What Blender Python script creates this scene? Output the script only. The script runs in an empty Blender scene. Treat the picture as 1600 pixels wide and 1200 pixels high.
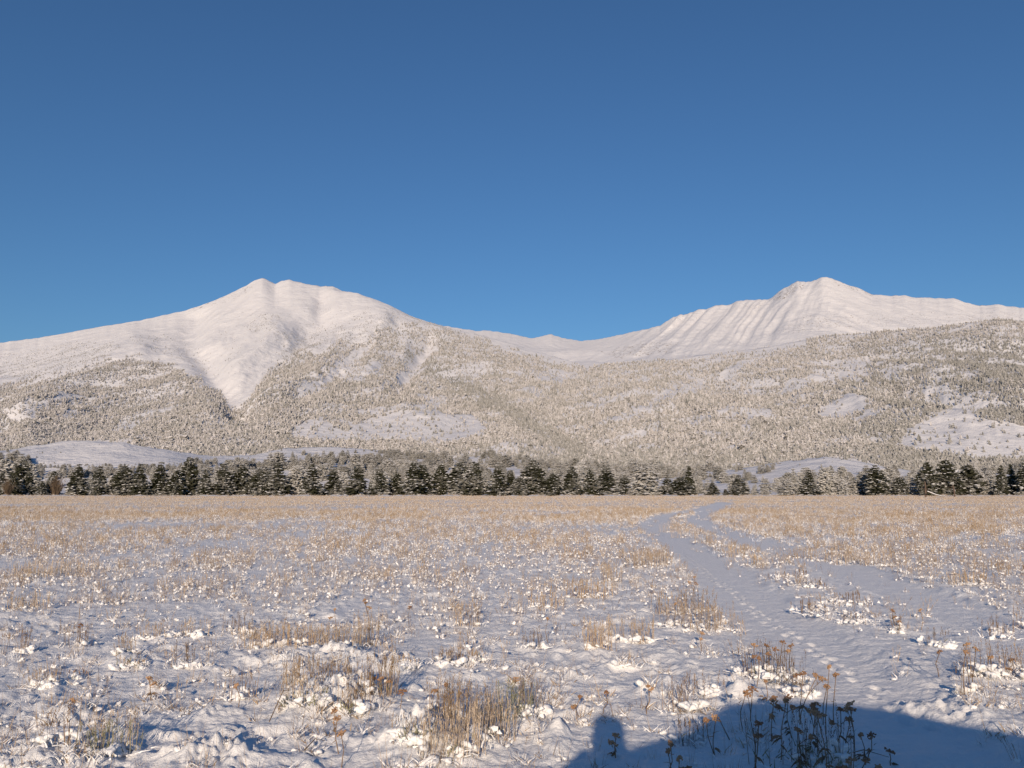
import bpy, math, random
import numpy as np
from mathutils import Vector, Matrix

R = math.radians
rng = np.random.default_rng(7)
random.seed(7)
sc = bpy.context.scene
C = sc.collection

# ------------------------------------------------------------------ camera
CAM_H = 1.65
F = 1244.0                       # focal length in pixels of the 1600 px wide photograph
P = math.atan(165.0 / F)         # upward pitch
cam_d = bpy.data.cameras.new('camera')
cam_d.sensor_width = 36.0
cam_d.lens = 36.0 * F / 1600.0
cam_d.clip_start = 0.05
cam_d.clip_end = 60000.0
cam = bpy.data.objects.new('camera', cam_d)
cam.location = (0, 0, CAM_H)
cam.rotation_euler = (math.pi / 2 + P, 0, 0)
C.objects.link(cam)
sc.camera = cam

# ------------------------------------------------------------------ light
SUN_EL = R(15.75)
SUN_AZ = R(6.4)                  # the sun stands behind the camera and this far to its left
to_sun = Vector((-math.sin(SUN_AZ) * math.cos(SUN_EL), -math.cos(SUN_AZ) * math.cos(SUN_EL), math.sin(SUN_EL)))
sun_d = bpy.data.lights.new('sun', 'SUN')
sun_d.energy = 4.45
sun_d.angle = R(0.55)
sun_d.color = (1.0, 0.805, 0.595)
sun = bpy.data.objects.new('sun', sun_d)
sun.rotation_euler = to_sun.to_track_quat('Z', 'Y').to_euler()
sun.location = to_sun * 50
C.objects.link(sun)
w = bpy.data.worlds.new('World')
sc.world = w
w.use_nodes = True
wn = w.node_tree
bg = wn.nodes['Background']
sky = wn.nodes.new('ShaderNodeTexSky')
sky.sky_type = 'NISHITA'
sky.sun_disc = False
sky.sun_elevation = SUN_EL
sky.sun_rotation = math.pi + SUN_AZ
sky.altitude = 1200
sky.air_density = 1.35
sky.dust_density = 0.5
sky.ozone_density = 7.0
wn.links.new(sky.outputs[0], bg.inputs['Color'])
bg.inputs['Strength'].default_value = 0.092
sc.view_settings.view_transform = 'Standard'
sc.view_settings.look = 'None'
sc.view_settings.gamma = 1.0
sc.view_settings.exposure = 0.0
sc.view_settings.use_curve_mapping = False
sc.cycles.max_bounces = 5
sc.cycles.diffuse_bounces = 3

# ------------------------------------------------------------------ helpers
def link(o, parent=None):
    C.objects.link(o)
    if parent is not None:
        o.parent = parent
    return o

def tag(o, label=None, cat=None, group=None, kind=None):
    if label: o['label'] = label
    if cat: o['category'] = cat
    if group: o['group'] = group
    if kind: o['kind'] = kind
    return o

def empty(name, loc, rz=0.0):
    o = bpy.data.objects.new(name, None)
    o.empty_display_size = 0.1
    o.location = loc
    o.rotation_euler = (0, 0, rz)
    return link(o)

def mesh_np(name, co, faces, mats, smooth=True, attrs=None, mat_idx=None):
    """co (n,3); faces (m,k) with k = 3 or 4"""
    co = np.asarray(co, dtype=np.float32); faces = np.asarray(faces, dtype=np.int32)
    me = bpy.data.meshes.new(name)
    m, k = faces.shape
    me.vertices.add(len(co)); me.vertices.foreach_set('co', co.ravel())
    me.loops.add(m * k); me.loops.foreach_set('vertex_index', faces.ravel())
    me.polygons.add(m)
    me.polygons.foreach_set('loop_start', np.arange(0, m * k, k, dtype=np.int32))
    me.polygons.foreach_set('use_smooth', np.full(m, smooth))
    for mt in (mats if isinstance(mats, (list, tuple)) else [mats]):
        me.materials.append(mt)
    if mat_idx is not None:
        me.polygons.foreach_set('material_index', np.asarray(mat_idx, dtype=np.int32))
    me.update(calc_edges=True)
    for an, av in (attrs or {}).items():
        a = me.attributes.new(an, 'FLOAT', 'POINT')
        a.data.foreach_set('value', np.asarray(av, dtype=np.float32))
    return me

class TB:
    """collects triangles; every face carries a material index"""
    def __init__(s): s.v = []; s.f = []; s.m = []; s.n = 0
    def add(s, vs, fs, mi=0):
        s.v.append(np.asarray(vs, dtype=np.float32).reshape(-1, 3))
        f = np.asarray(fs, dtype=np.int32).reshape(-1, 3) + s.n
        s.f.append(f); s.m.append(np.full(len(f), mi)); s.n += len(s.v[-1])
    def tube(s, pts, r0, r1, k=4, mi=0):
        pts = [Vector(p) for p in pts]; n = len(pts); vs = []; fs = []
        for i, p in enumerate(pts):
            d = (pts[min(i + 1, n - 1)] - pts[max(i - 1, 0)]).normalized()
            a = d.orthogonal().normalized(); b = d.cross(a)
            r = r0 + (r1 - r0) * i / (n - 1)
            for j in range(k):
                t = 2 * math.pi * j / k
                vs.append(p + a * (r * math.cos(t)) + b * (r * math.sin(t)))
        for i in range(n - 1):
            for j in range(k):
                q = (j + 1) % k
                a0, a1, b0, b1 = i * k + j, i * k + q, (i + 1) * k + j, (i + 1) * k + q
                fs += [(a0, a1, b1), (a0, b1, b0)]
        for j in range(1, k - 1):
            fs.append(((n - 1) * k, (n - 1) * k + j, (n - 1) * k + j + 1)); fs.append((0, j + 1, j))
        s.add(vs, fs, mi)
    def blade(s, base, tip, wd, bend=(0, 0, 0), mi=0, seg=2):
        base = Vector(base); tip = Vector(tip); d = tip - base
        side = d.cross(Vector((random.uniform(-1, 1), random.uniform(-1, 1), 0.1))).normalized() * wd / 2
        b = Vector(bend); vs = []; fs = []
        for i in range(seg + 1):
            t = i / seg; c = base + d * t + b * (t * t)
            ww = 1 - 0.75 * t
            vs += [c - side * ww, c + side * ww]
        for i in range(seg):
            a = 2 * i; fs += [(a, a + 1, a + 3), (a, a + 3, a + 2)]
        s.add(vs, fs, mi)
    def blob(s, c, rx, ry, rz, jit=0.22, mi=0, lv=1, rot=0.0):
        V0, F0 = ICO[lv]
        ph = np.array([random.uniform(0, 6.28) for _ in range(3)])
        jr_ = .5 if lv == 1 else .22
        k = 1 + jit * (np.sin(V0 @ np.array([2.6, 1.3, 2.1]) + ph[0]) + 0.7 * np.sin(V0 @ np.array([-3.1, 3.7, 1.2]) + ph[1])) \
            + jit * .45 * np.sin(V0 @ np.array([6.3, -5.2, 7.1]) + ph[2]) + jit * jr_ * np.array([random.uniform(-1, 1) for _ in range(len(V0))])
        v = V0 * k[:, None] * np.array([rx, ry, rz])
        cr, sr = math.cos(rot), math.sin(rot)
        v = np.stack([v[:, 0] * cr - v[:, 1] * sr, v[:, 0] * sr + v[:, 1] * cr, v[:, 2]], 1)
        s.add(v + np.array(c), F0, mi)
    def mesh(s, name, mats, smooth=False):
        return mesh_np(name, np.concatenate(s.v), np.concatenate(s.f), mats, smooth, mat_idx=np.concatenate(s.m))

def _ico(lv):
    import bmesh
    bm = bmesh.new(); bmesh.ops.create_icosphere(bm, subdivisions=lv, radius=1.0)
    v = np.array([x.co[:] for x in bm.verts]); f = np.array([[q.index for q in fc.verts] for fc in bm.faces]); bm.free()
    return v, f
ICO = {1: _ico(1), 2: _ico(2), 3: _ico(3)}

# gradient noise in numpy
_perm = np.random.default_rng(3).permutation(256)
_perm = np.concatenate([_perm, _perm]).astype(np.int64)
_ga = np.random.default_rng(4).uniform(0, 2 * np.pi, 256)
_gx, _gy = np.cos(_ga), np.sin(_ga)
def noise(x, y):
    x = np.asarray(x, float); y = np.asarray(y, float)
    xi = np.floor(x).astype(np.int64); yi = np.floor(y).astype(np.int64)
    xf = x - xi; yf = y - yi; xi &= 255; yi &= 255
    u = xf * xf * xf * (xf * (xf * 6 - 15) + 10); v = yf * yf * yf * (yf * (yf * 6 - 15) + 10)
    def g(ix, iy, dx, dy):
        h = _perm[_perm[ix & 255] + (iy & 255)]
        return _gx[h] * dx + _gy[h] * dy
    a = g(xi, yi, xf, yf); b = g(xi + 1, yi, xf - 1, yf)
    c = g(xi, yi + 1, xf, yf - 1); d = g(xi + 1, yi + 1, xf - 1, yf - 1)
    return 1.5 * ((a + (b - a) * u) * (1 - v) + (c + (d - c) * u) * v)
def fbm(x, y, o=4, g=0.5, l=2.03):
    r = 0; a = 1
    for i in range(o):
        r = r + a * noise(x + 17.3 * i, y - 9.1 * i); x = x * l; y = y * l; a *= g
    return r
def ridged(x, y, o=4, g=0.5):
    r = 0; a = 1
    for i in range(o):
        r = r + a * (1 - 2 * np.abs(noise(x + 7.7 * i, y + 3.3 * i))); x = x * 2.07; y = y * 2.07; a *= g
    return r
def sstep(a, b, x):
    t = np.clip((x - a) / (b - a), 0, 1); return t * t * (3 - 2 * t)

# pixel (in the 1600x1200 photograph) <-> world
cp, sp = math.cos(P), math.sin(P)
def ray(px, row):
    """X/Y and Z/Y of the viewing ray"""
    px = np.asarray(px, float); row = np.asarray(row, float)
    dy = F * cp - (600 - row) * sp
    return (px - 800) / dy, (F * sp + (600 - row) * cp) / dy
def ground_pt(px, row, z=0.0):
    u, t = ray(px, row); Y = (z - CAM_H) / t
    return u * Y, Y
def to_px(X, Y, Z):
    Zc = Z - CAM_H
    dep = Y * cp + Zc * sp; up = -Y * sp + Zc * cp
    return 800 + F * X / dep, 600 - F * up / dep

def in_poly(px, py, poly):
    poly = np.asarray(poly, float); r = np.zeros(px.shape, bool); n = len(poly)
    for i in range(n):
        x1, y1 = poly[i]; x2, y2 = poly[(i + 1) % n]
        if y1 == y2: continue
        c = ((y1 > py) != (y2 > py)) & (px < (x2 - x1) * (py - y1) / (y2 - y1) + x1)
        r ^= c
    return r
def seg_dist(x, y, pl):
    d = np.full(np.shape(x), 1e9)
    for (x1, y1), (x2, y2) in zip(pl[:-1], pl[1:]):
        dx, dy = x2 - x1, y2 - y1
        t = np.clip(((x - x1) * dx + (y - y1) * dy) / (dx * dx + dy * dy + 1e-9), 0, 1)
        d = np.minimum(d, np.hypot(x - x1 - t * dx, y - y1 - t * dy))
    return d

# ------------------------------------------------------------------ materials
def new_mat(name):
    m = bpy.data.materials.new(name); m.use_nodes = True
    return m, m.node_tree, m.node_tree.nodes['Principled BSDF']
def node(nt, t, **kw):
    n = nt.nodes.new(t)
    for k, v in kw.items():
        if k in n.inputs: n.inputs[k].default_value = v
        else: setattr(n, k, v)
    return n
def ramp(nt, a, b, ca, cb):
    n = nt.nodes.new('ShaderNodeValToRGB'); e = n.color_ramp.elements
    e[0].position = a; e[1].position = b; e[0].color = (*ca, 1); e[1].color = (*cb, 1)
    return n

SNOW = (0.87, 0.865, 0.87)
def mat_field_snow():
    m, nt, b = new_mat('snow_ground')
    tc = node(nt, 'ShaderNodeTexCoord')
    n1 = node(nt, 'ShaderNodeTexNoise', Scale=20.0, Detail=7.0, Roughness=0.68)
    n2 = node(nt, 'ShaderNodeTexNoise', Scale=90.0, Detail=3.0, Roughness=0.6)
    nt.links.new(tc.outputs['Object'], n1.inputs['Vector']); nt.links.new(tc.outputs['Object'], n2.inputs['Vector'])
    bp = node(nt, 'ShaderNodeBump', Strength=0.6, Distance=0.045)
    bp2 = node(nt, 'ShaderNodeBump', Strength=0.35, Distance=0.006)
    nt.links.new(n1.outputs['Fac'], bp.inputs['Height']); nt.links.new(n2.outputs['Fac'], bp2.inputs['Height'])
    nt.links.new(bp.outputs[0], bp2.inputs['Normal']); nt.links.new(bp2.outputs[0], b.inputs['Normal'])
    # bits of straw and leaf litter caught in the snow
    n3 = node(nt, 'ShaderNodeTexNoise', Scale=1.4, Detail=8.0, Roughness=0.75)
    nt.links.new(tc.outputs['Object'], n3.inputs['Vector'])
    r3 = ramp(nt, 0.54, 0.70, (0, 0, 0), (1, 1, 1))
    nt.links.new(n3.outputs['Fac'], r3.inputs[0])
    at = node(nt, 'ShaderNodeAttribute', attribute_name='litter')
    mu = node(nt, 'ShaderNodeMath', operation='MULTIPLY')
    nt.links.new(r3.outputs[0], mu.inputs[0]); nt.links.new(at.outputs['Fac'], mu.inputs[1])
    mx = node(nt, 'ShaderNodeMix', data_type='RGBA')
    mx.inputs[6].default_value = (*SNOW, 1); mx.inputs[7].default_value = (0.42, 0.33, 0.22, 1)
    nt.links.new(mu.outputs[0], mx.inputs[0]); nt.links.new(mx.outputs[2], b.inputs['Base Color'])
    b.inputs['Roughness'].default_value = 0.62
    b.inputs['Specular IOR Level'].default_value = 0.25
    return m
def mat_snow(name, bump=0.5, scale=60.0, dist=0.01, col=SNOW):
    m, nt, b = new_mat(name)
    tc = node(nt, 'ShaderNodeTexCoord')
    n1 = node(nt, 'ShaderNodeTexNoise', Scale=scale, Detail=4.0, Roughness=0.6)
    nt.links.new(tc.outputs['Object'], n1.inputs['Vector'])
    bp = node(nt, 'ShaderNodeBump', Strength=bump, Distance=dist)
    nt.links.new(n1.outputs['Fac'], bp.inputs['Height']); nt.links.new(bp.outputs[0], b.inputs['Normal'])
    b.inputs['Base Color'].default_value = (*col, 1); b.inputs['Roughness'].default_value = 0.65
    b.inputs['Specular IOR Level'].default_value = 0.2
    return m
def mat_mountain():
    m, nt, b = new_mat('mountain_snow')
    tc = node(nt, 'ShaderNodeTexCoord')
    n1 = node(nt, 'ShaderNodeTexNoise', Scale=0.012, Detail=9.0, Roughness=0.62)
    nt.links.new(tc.outputs['Object'], n1.inputs['Vector'])
    bp = node(nt, 'ShaderNodeBump', Strength=0.55, Distance=22.0)
    nt.links.new(n1.outputs['Fac'], bp.inputs['Height']); nt.links.new(bp.outputs[0], b.inputs['Normal'])
    at = node(nt, 'ShaderNodeAttribute', attribute_name='rock')
    n2 = node(nt, 'ShaderNodeTexNoise', Scale=0.06, Detail=8.0, Roughness=0.72)
    nt.links.new(tc.outputs['Object'], n2.inputs['Vector'])
    ad = node(nt, 'ShaderNodeMath', operation='ADD')
    nt.links.new(at.outputs['Fac'], ad.inputs[0]); nt.links.new(n2.outputs['Fac'], ad.inputs[1])
    r = ramp(nt, 1.0, 1.12, (0, 0, 0), (1, 1, 1))
    sb = node(nt, 'ShaderNodeMath', operation='SUBTRACT'); sb.inputs[1].default_value = 0.55
    sb.inputs[1].default_value = 0.2
    nt.links.new(ad.outputs[0], sb.inputs[0])
    r.color_ramp.elements[0].position = 0.50; r.color_ramp.elements[1].position = 0.56
    nt.links.new(sb.outputs[0], r.inputs[0])
    mx = node(nt, 'ShaderNodeMix', data_type='RGBA')
    mx.inputs[6].default_value = (0.72, 0.715, 0.74, 1); mx.inputs[7].default_value = (0.24, 0.205, 0.175, 1)
    nt.links.new(r.outputs[0], mx.inputs[0]); nt.links.new(mx.outputs[2], b.inputs['Base Color'])
    b.inputs['Roughness'].default_value = 0.8; b.inputs['Specular IOR Level'].default_value = 0.1
    return m
def mat_foliage(name, green, frost, lo, hi, scale=3.0, var=0.25):
    """needles with rime and snow lying on whatever faces up"""
    m, nt, b = new_mat(name)
    ge = node(nt, 'ShaderNodeNewGeometry'); tc = node(nt, 'ShaderNodeTexCoord'); oi = node(nt, 'ShaderNodeObjectInfo')
    sx = node(nt, 'ShaderNodeSeparateXYZ'); nt.links.new(ge.outputs['True Normal'], sx.inputs[0])
    n = node(nt, 'ShaderNodeTexNoise', Scale=scale, Detail=3.0, Roughness=0.7)
    nt.links.new(tc.outputs['Object'], n.inputs['Vector'])
    a1 = node(nt, 'ShaderNodeMath', operation='MULTIPLY_ADD'); a1.inputs[1].default_value = 0.30
    nt.links.new(sx.outputs['Z'], a1.inputs[0]); nt.links.new(n.outputs['Fac'], a1.inputs[2])
    a2 = node(nt, 'ShaderNodeMath', operation='MULTIPLY_ADD'); a2.inputs[1].default_value = var
    nt.links.new(oi.outputs['Random'], a2.inputs[0]); nt.links.new(a1.outputs[0], a2.inputs[2])
    r = ramp(nt, 0.3, 0.7, (0, 0, 0), (1, 1, 1))
    r.color_ramp.elements[0].position = lo; r.color_ramp.elements[1].position = hi
    nt.links.new(a2.outputs[0], r.inputs[0])
    mx = node(nt, 'ShaderNodeMix', data_type='RGBA')
    mx.inputs[6].default_value = (*green, 1); mx.inputs[7].default_value = (*frost, 1)
    nt.links.new(r.outputs[0], mx.inputs[0]); nt.links.new(mx.outputs[2], b.inputs['Base Color'])
    b.inputs['Roughness'].default_value = 0.8; b.inputs['Specular IOR Level'].default_value = 0.15
    return m
def mat_dry(name, a, b_, scale=8.0):
    m, nt, b = new_mat(name)
    oi = node(nt, 'ShaderNodeObjectInfo'); tc = node(nt, 'ShaderNodeTexCoord')
    n = node(nt, 'ShaderNodeTexNoise', Scale=scale, Detail=2.0)
    nt.links.new(tc.outputs['Object'], n.inputs['Vector'])
    ad = node(nt, 'ShaderNodeMath', operation='MULTIPLY_ADD'); ad.inputs[1].default_value = 0.6
    nt.links.new(oi.outputs['Random'], ad.inputs[0]); nt.links.new(n.outputs['Fac'], ad.inputs[2])
    r = ramp(nt, 0.4, 1.05, a, b_)
    nt.links.new(ad.outputs[0], r.inputs[0]); nt.links.new(r.outputs[0], b.inputs['Base Color'])
    b.inputs['Roughness'].default_value = 0.75; b.inputs['Specular IOR Level'].default_value = 0.2
    return m
def mat_plain(name, col, rough=0.6, metal=0.0, nscale=20.0, amt=0.25):
    m, nt, b = new_mat(name)
    tc = node(nt, 'ShaderNodeTexCoord'); n = node(nt, 'ShaderNodeTexNoise', Scale=nscale, Detail=4.0)
    nt.links.new(tc.outputs['Object'], n.inputs['Vector'])
    r = ramp(nt, 0.3, 0.7, tuple(c * (1 - amt) for c in col), tuple(min(1, c * (1 + amt)) for c in col))
    nt.links.new(n.outputs['Fac'], r.inputs[0]); nt.links.new(r.outputs[0], b.inputs['Base Color'])
    b.inputs['Roughness'].default_value = rough; b.inputs['Metallic'].default_value = metal
    return m

M_field = mat_field_snow()
M_snow = mat_snow('snow_cap_snow')
M_mtn = mat_mountain()
M_needle = mat_foliage('pine_needles', (0.040, 0.041, 0.024), (0.46, 0.45, 0.43), 0.70, 1.2, 2.2, 0.08)
M_treesnow = mat_snow('branch_snow', 0.6, 5.0, 0.1, (0.70, 0.70, 0.72))
M_bark = mat_plain('bark', (0.11, 0.075, 0.055), 0.9, 0, 4.0, 0.35)
M_frost = mat_foliage('frosted_needles', (0.11, 0.11, 0.082), (0.56, 0.545, 0.53), 0.44, 0.92, 1.2, 0.25)
M_far = mat_foliage('rimed_forest', (0.165, 0.158, 0.14), (0.565, 0.545, 0.55), 0.30, 0.80, 0.35, 0.30)  # needles under rime; contrast lowered in the colours in place of air haze
M_fard = mat_foliage('dark_forest', (0.10, 0.105, 0.092), (0.54, 0.525, 0.52), 0.38, 0.95, 0.35, 0.25)
M_twig = mat_dry('bare_twigs', (0.12, 0.085, 0.055), (0.22, 0.16, 0.11), 2.0)
M_straw = mat_dry('straw', (0.28, 0.21, 0.15), (0.50, 0.405, 0.31))
M_stalk = mat_dry('dry_stalks', (0.22, 0.15, 0.09), (0.46, 0.34, 0.22))
M_sage = mat_dry('sage_leaves', (0.17, 0.17, 0.10), (0.30, 0.29, 0.19))
M_yar = mat_dry('dried_flowers', (0.23, 0.125, 0.075), (0.45, 0.285, 0.17), 60.0)
M_stem = mat_dry('weed_stems', (0.13, 0.085, 0.05), (0.24, 0.16, 0.10))

# ------------------------------------------------------------------ the field: tracks, footprints and snow relief
def gpoly(pts): return [tuple(float(c) for c in ground_pt(x, y)) for x, y in pts]
RUT_L = gpoly([(1560, 1300), (1440, 1180), (1345, 1090), (1262, 1020), (1200, 965), (1146, 915), (1097, 877), (1058, 848), (1030, 829), (1020, 818), (1032, 809), (1062, 803), (1090, 797), (1112, 790), (1130, 785)])
RUT_R = gpoly([(1900, 1130), (1690, 1030), (1560, 975), (1420, 925), (1300, 885), (1205, 857), (1140, 836), (1098, 820), (1088, 811), (1098, 804), (1116, 797), (1130, 791), (1140, 786)])
PRINTS = gpoly([(1062, 862), (1100, 890), (1118, 905), (1150, 925), (1185, 955), (1232, 985), (1268, 1006), (1300, 1030), (1336, 1052), (1362, 1068), (1392, 1092), (1418, 1112), (1440, 1128)])
MOUNDS = [(440, 1040, .30, .11), (475, 1052, .25, .08), (520, 1030, .34, .15), (560, 1040, .30, .12), (600, 1050, .25, .07), (455, 1095, .22, .08), (495, 1105, .26, .13),
          (545, 1100, .30, .14), (575, 1092, .16, .08), (628, 1165, .17, .15), (662, 1165, .15, .13), (700, 1180, .16, .10), (625, 1032, .12, .10), (645, 1045, .10, .08), (560, 1085, .10, .13), (640, 1148, .13, .08),
          (740, 1020, .10, .08), (100, 1128, .16, .08), (120, 1125, .14, .08), (355, 1190, .24, .12), (20, 1190, .3, .10), (90, 1205, .3, .1), (205, 1038, .18, .09), (70, 1060, .12, .07), (330, 1055, .18, .07),
          (385, 1040, .18, .09), (872, 1150, .08, .11), (872, 1170, .12, .06), (910, 1110, .13, .07), (1018, 1085, .12, .10), (1150, 1090, .13, .12), (1230, 1065, .14, .10), (1238, 1050, .12, .09),
          (1404, 985, .10, .10), (1545, 1055, .18, .10), (1580, 1050, .14, .09), (1075, 1048, .1, .07), (865, 1065, .09, .07), (240, 1080, .1, .09), (1500, 1115, .3, .08), (1440, 1100, .22, .07), (240, 1105, .12, .06),
          (820, 1098, .15, .04), (930, 1060, .2, .05), (1100, 1058, .2, .06), (330, 1120, .16, .07), (370, 1150, .12, .08), (285, 1185, .18, .09), (180, 1160, .14, .07), (770, 1165, .14, .06), (790, 1120, .10, .06)]
MOUNDS = [(*map(float, ground_pt(x, y)), r, h) for x, y, r, h in MOUNDS]
prints = []
def _prints():
    acc = 0.0; side = 1
    for (x1, y1), (x2, y2) in zip(PRINTS[:-1], PRINTS[1:]):
        L = math.hypot(x2 - x1, y2 - y1); dx, dy = (x2 - x1) / L, (y2 - y1) / L; t = acc
        while t < L:
            o = 0.055 * side + random.uniform(-.02, .02); side = -side
            prints.append((x1 + dx * t - dy * o, y1 + dy * t + dx * o, random.uniform(.035, .055)))
            t += random.choice((.13, .16, .30))
        acc = t - L
_prints()

def rut_mask(X, Y):
    wob = 0.10 * noise(X * 0.9 + 3, Y * 0.9)
    dl = seg_dist(X, Y, RUT_L) + wob; dr = seg_dist(X, Y, RUT_R) + wob
    fw = .10 * sstep(14, 40, np.hypot(X, Y))
    m = np.maximum(1 - sstep(0.46, 0.72, dl - fw), 0.96 * (1 - sstep(0.44, 0.72, dr - fw)))
    return m
def clear_zone(X, Y):
    # the wind-swept, little overgrown ground beside the wheel tracks near the camera
    px, row = to_px(X, Y, 0 * X)
    strip = in_poly(px + 10 * noise(X * 1.3, Y * 1.3), row, [(1140, 872), (1200, 883), (1300, 925), (1430, 985), (1440, 1015), (1300, 985), (1180, 915)])
    return np.where(strip, 1.25, 1) - (1 - .7 * strip) * .85 * in_poly(px + 14 * noise(X * 1.3, Y * 1.3), row + 10 * noise(X * 1.3 + 5, Y * 1.3), [(1180, 900), (1330, 900), (1460, 940), (1700, 1010), (1700, 1060), (1500, 1050), (1480, 1110), (1700, 1130), (1700, 1300), (1150, 1300), (1230, 1120), (1290, 1090), (1180, 1000), (1130, 930)])
def grassiness(X, Y):
    """0..1: how much dry growth stands here"""
    d = np.hypot(X, Y)
    g = 0.46 + 0.70 * fbm(X * 0.16 + 5, Y * 0.09 + 2, 3) + 0.50 * noise(X * 0.7, Y * 0.6) + .25 * noise(X * .035 + 2, Y * .05)
    g = g * (0.62 + 0.5 * sstep(8, 40, d)) + 0.22 * sstep(8, 30, d) + 0.3 * sstep(30, 90, d)
    g = g + .17
    return np.clip(g, 0.0, 1.3)
def field_z(X, Y, fine=True):
    X = np.asarray(X, float); Y = np.asarray(Y, float)
    d = np.hypot(X, Y)
    rm = rut_mask(X, Y)
    z = 0.10 * fbm(X * 0.06, Y * 0.05, 2) * sstep(6, 30, d)
    far = 1 / (1 + (d / 45) ** 2)
    wx = X + 0.12 * noise(X * 2.1, Y * 2.1 + 4); wy = Y + 0.12 * noise(X * 2.1 + 9, Y * 2.1)
    gr = np.clip(0.55 + 0.6 * fbm(X * 0.5 + 8, Y * 0.45, 2), 0.15, 1.3)
    lump = np.clip(fbm(wx * 2.3, wy * 2.3, 2), 0, 2) ** 1.3 * 0.085
    lump += np.clip(noise(wx * 5.3 + 3, wy * 5.3) - 0.12, 0, 2) * 0.085
    lump += np.clip(noise(wx * 11.7 + 3, wy * 11.7 + 1) - 0.10, 0, 2) * 0.045
    rough = 0.012 * fbm(X * 8, Y * 14, 3) + 0.006 * np.clip(noise(X * 21, Y * 23), -.2, 1) * gr + 0.014 * fbm(X * 2.2, Y * 4.5, 2)
    z = z + (lump * gr * (1 - 0.93 * rm) * (.35 + .65 * clear_zone(X, Y)) + rough * (1 - 0.35 * rm)) * (0.35 + 0.65 * far) * 0.80
    z = z - 0.055 * rm
    # low bank of drifted snow along the foot of the pines
    z = z + .45 * np.exp(-((Y - 194 - 3 * noise(X * .05, 3 + 0 * X)) / 3.5) ** 2) * np.clip(.45 + .9 * noise(X * .25, Y * .2) + .5 * noise(X * .9, Y * .5), 0, 2)
    for mx, my, r, h in MOUNDS:
        q = ((X - mx) ** 2 + (Y - my) ** 2) / (r * r)
        s = q < 6
        if np.any(s):
            bm_ = np.exp(-q * 1.1) * h * 0.75 * (1 + 0.5 * noise(X * 9 + mx, Y * 9) + .35 * noise(X * 19 + mx, Y * 19) + .2 * noise(X * 34, Y * 34))
            z = z + np.where(s, bm_, 0)
    if fine:
        for x, y, r in prints:
            q = ((X - x) / (r * 0.9)) ** 2 + ((Y - y) / (r * 1.5)) ** 2
            z = z + np.where(q < 9, -0.036 * np.exp(-q * 1.4) + 0.010 * np.exp(-(np.sqrt(q) - 1.5) ** 2 * 4), 0)
    return z

def build_field():
    fr = [3.2]
    while fr[-1] < 330:
        d = fr[-1]; fr.append(d * (1 + 0.0036 + 0.010 * min(1, d / 120)))
    yr = np.array(fr)
    th_in = np.linspace(-38, 38, 780)
    side = np.concatenate([np.linspace(38, 62, 110)[1:], np.linspace(62, 180, 24)[1:]])
    th = np.radians(np.concatenate([-side[::-1], th_in, side[:-1], [180.0]]))
    th[-1] = math.pi
    RR, TT = np.meshgrid(yr, th, indexing='ij')
    X = RR * np.sin(TT); Y = RR * np.cos(TT)
    Z = field_z(X, Y)
    nr, nc = X.shape
    co = np.stack([X, Y, Z], -1).reshape(-1, 3)
    i = np.arange(nr - 1)[:, None] * nc + np.arange(nc - 1)[None, :]
    f = np.stack([i, i + nc, i + nc + 1, i + 1], -1).reshape(-1, 4)[:, ::-1]
    # close the patch under the camera with a fan made of quads
    c0 = len(co); co = np.concatenate([co, [[0, 0, -0.02]]])
    k = np.arange(0, nc - 2, 2)
    f = np.concatenate([f, np.stack([np.full(len(k), c0), k, k + 1, k + 2], -1)[:, ::-1]])
    lit = np.clip(grassiness(X, Y) * (1 - rut_mask(X, Y)), 0, 1) * (0.15 + 0.75 * sstep(8, 60, RR))
    lit = np.concatenate([lit.ravel(), [0]])
    me = mesh_np('snow_field', co, f, M_field, True, {'litter': lit})
    return tag(link(bpy.data.objects.new('snow_field', me)), kind='structure')
build_field()

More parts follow.
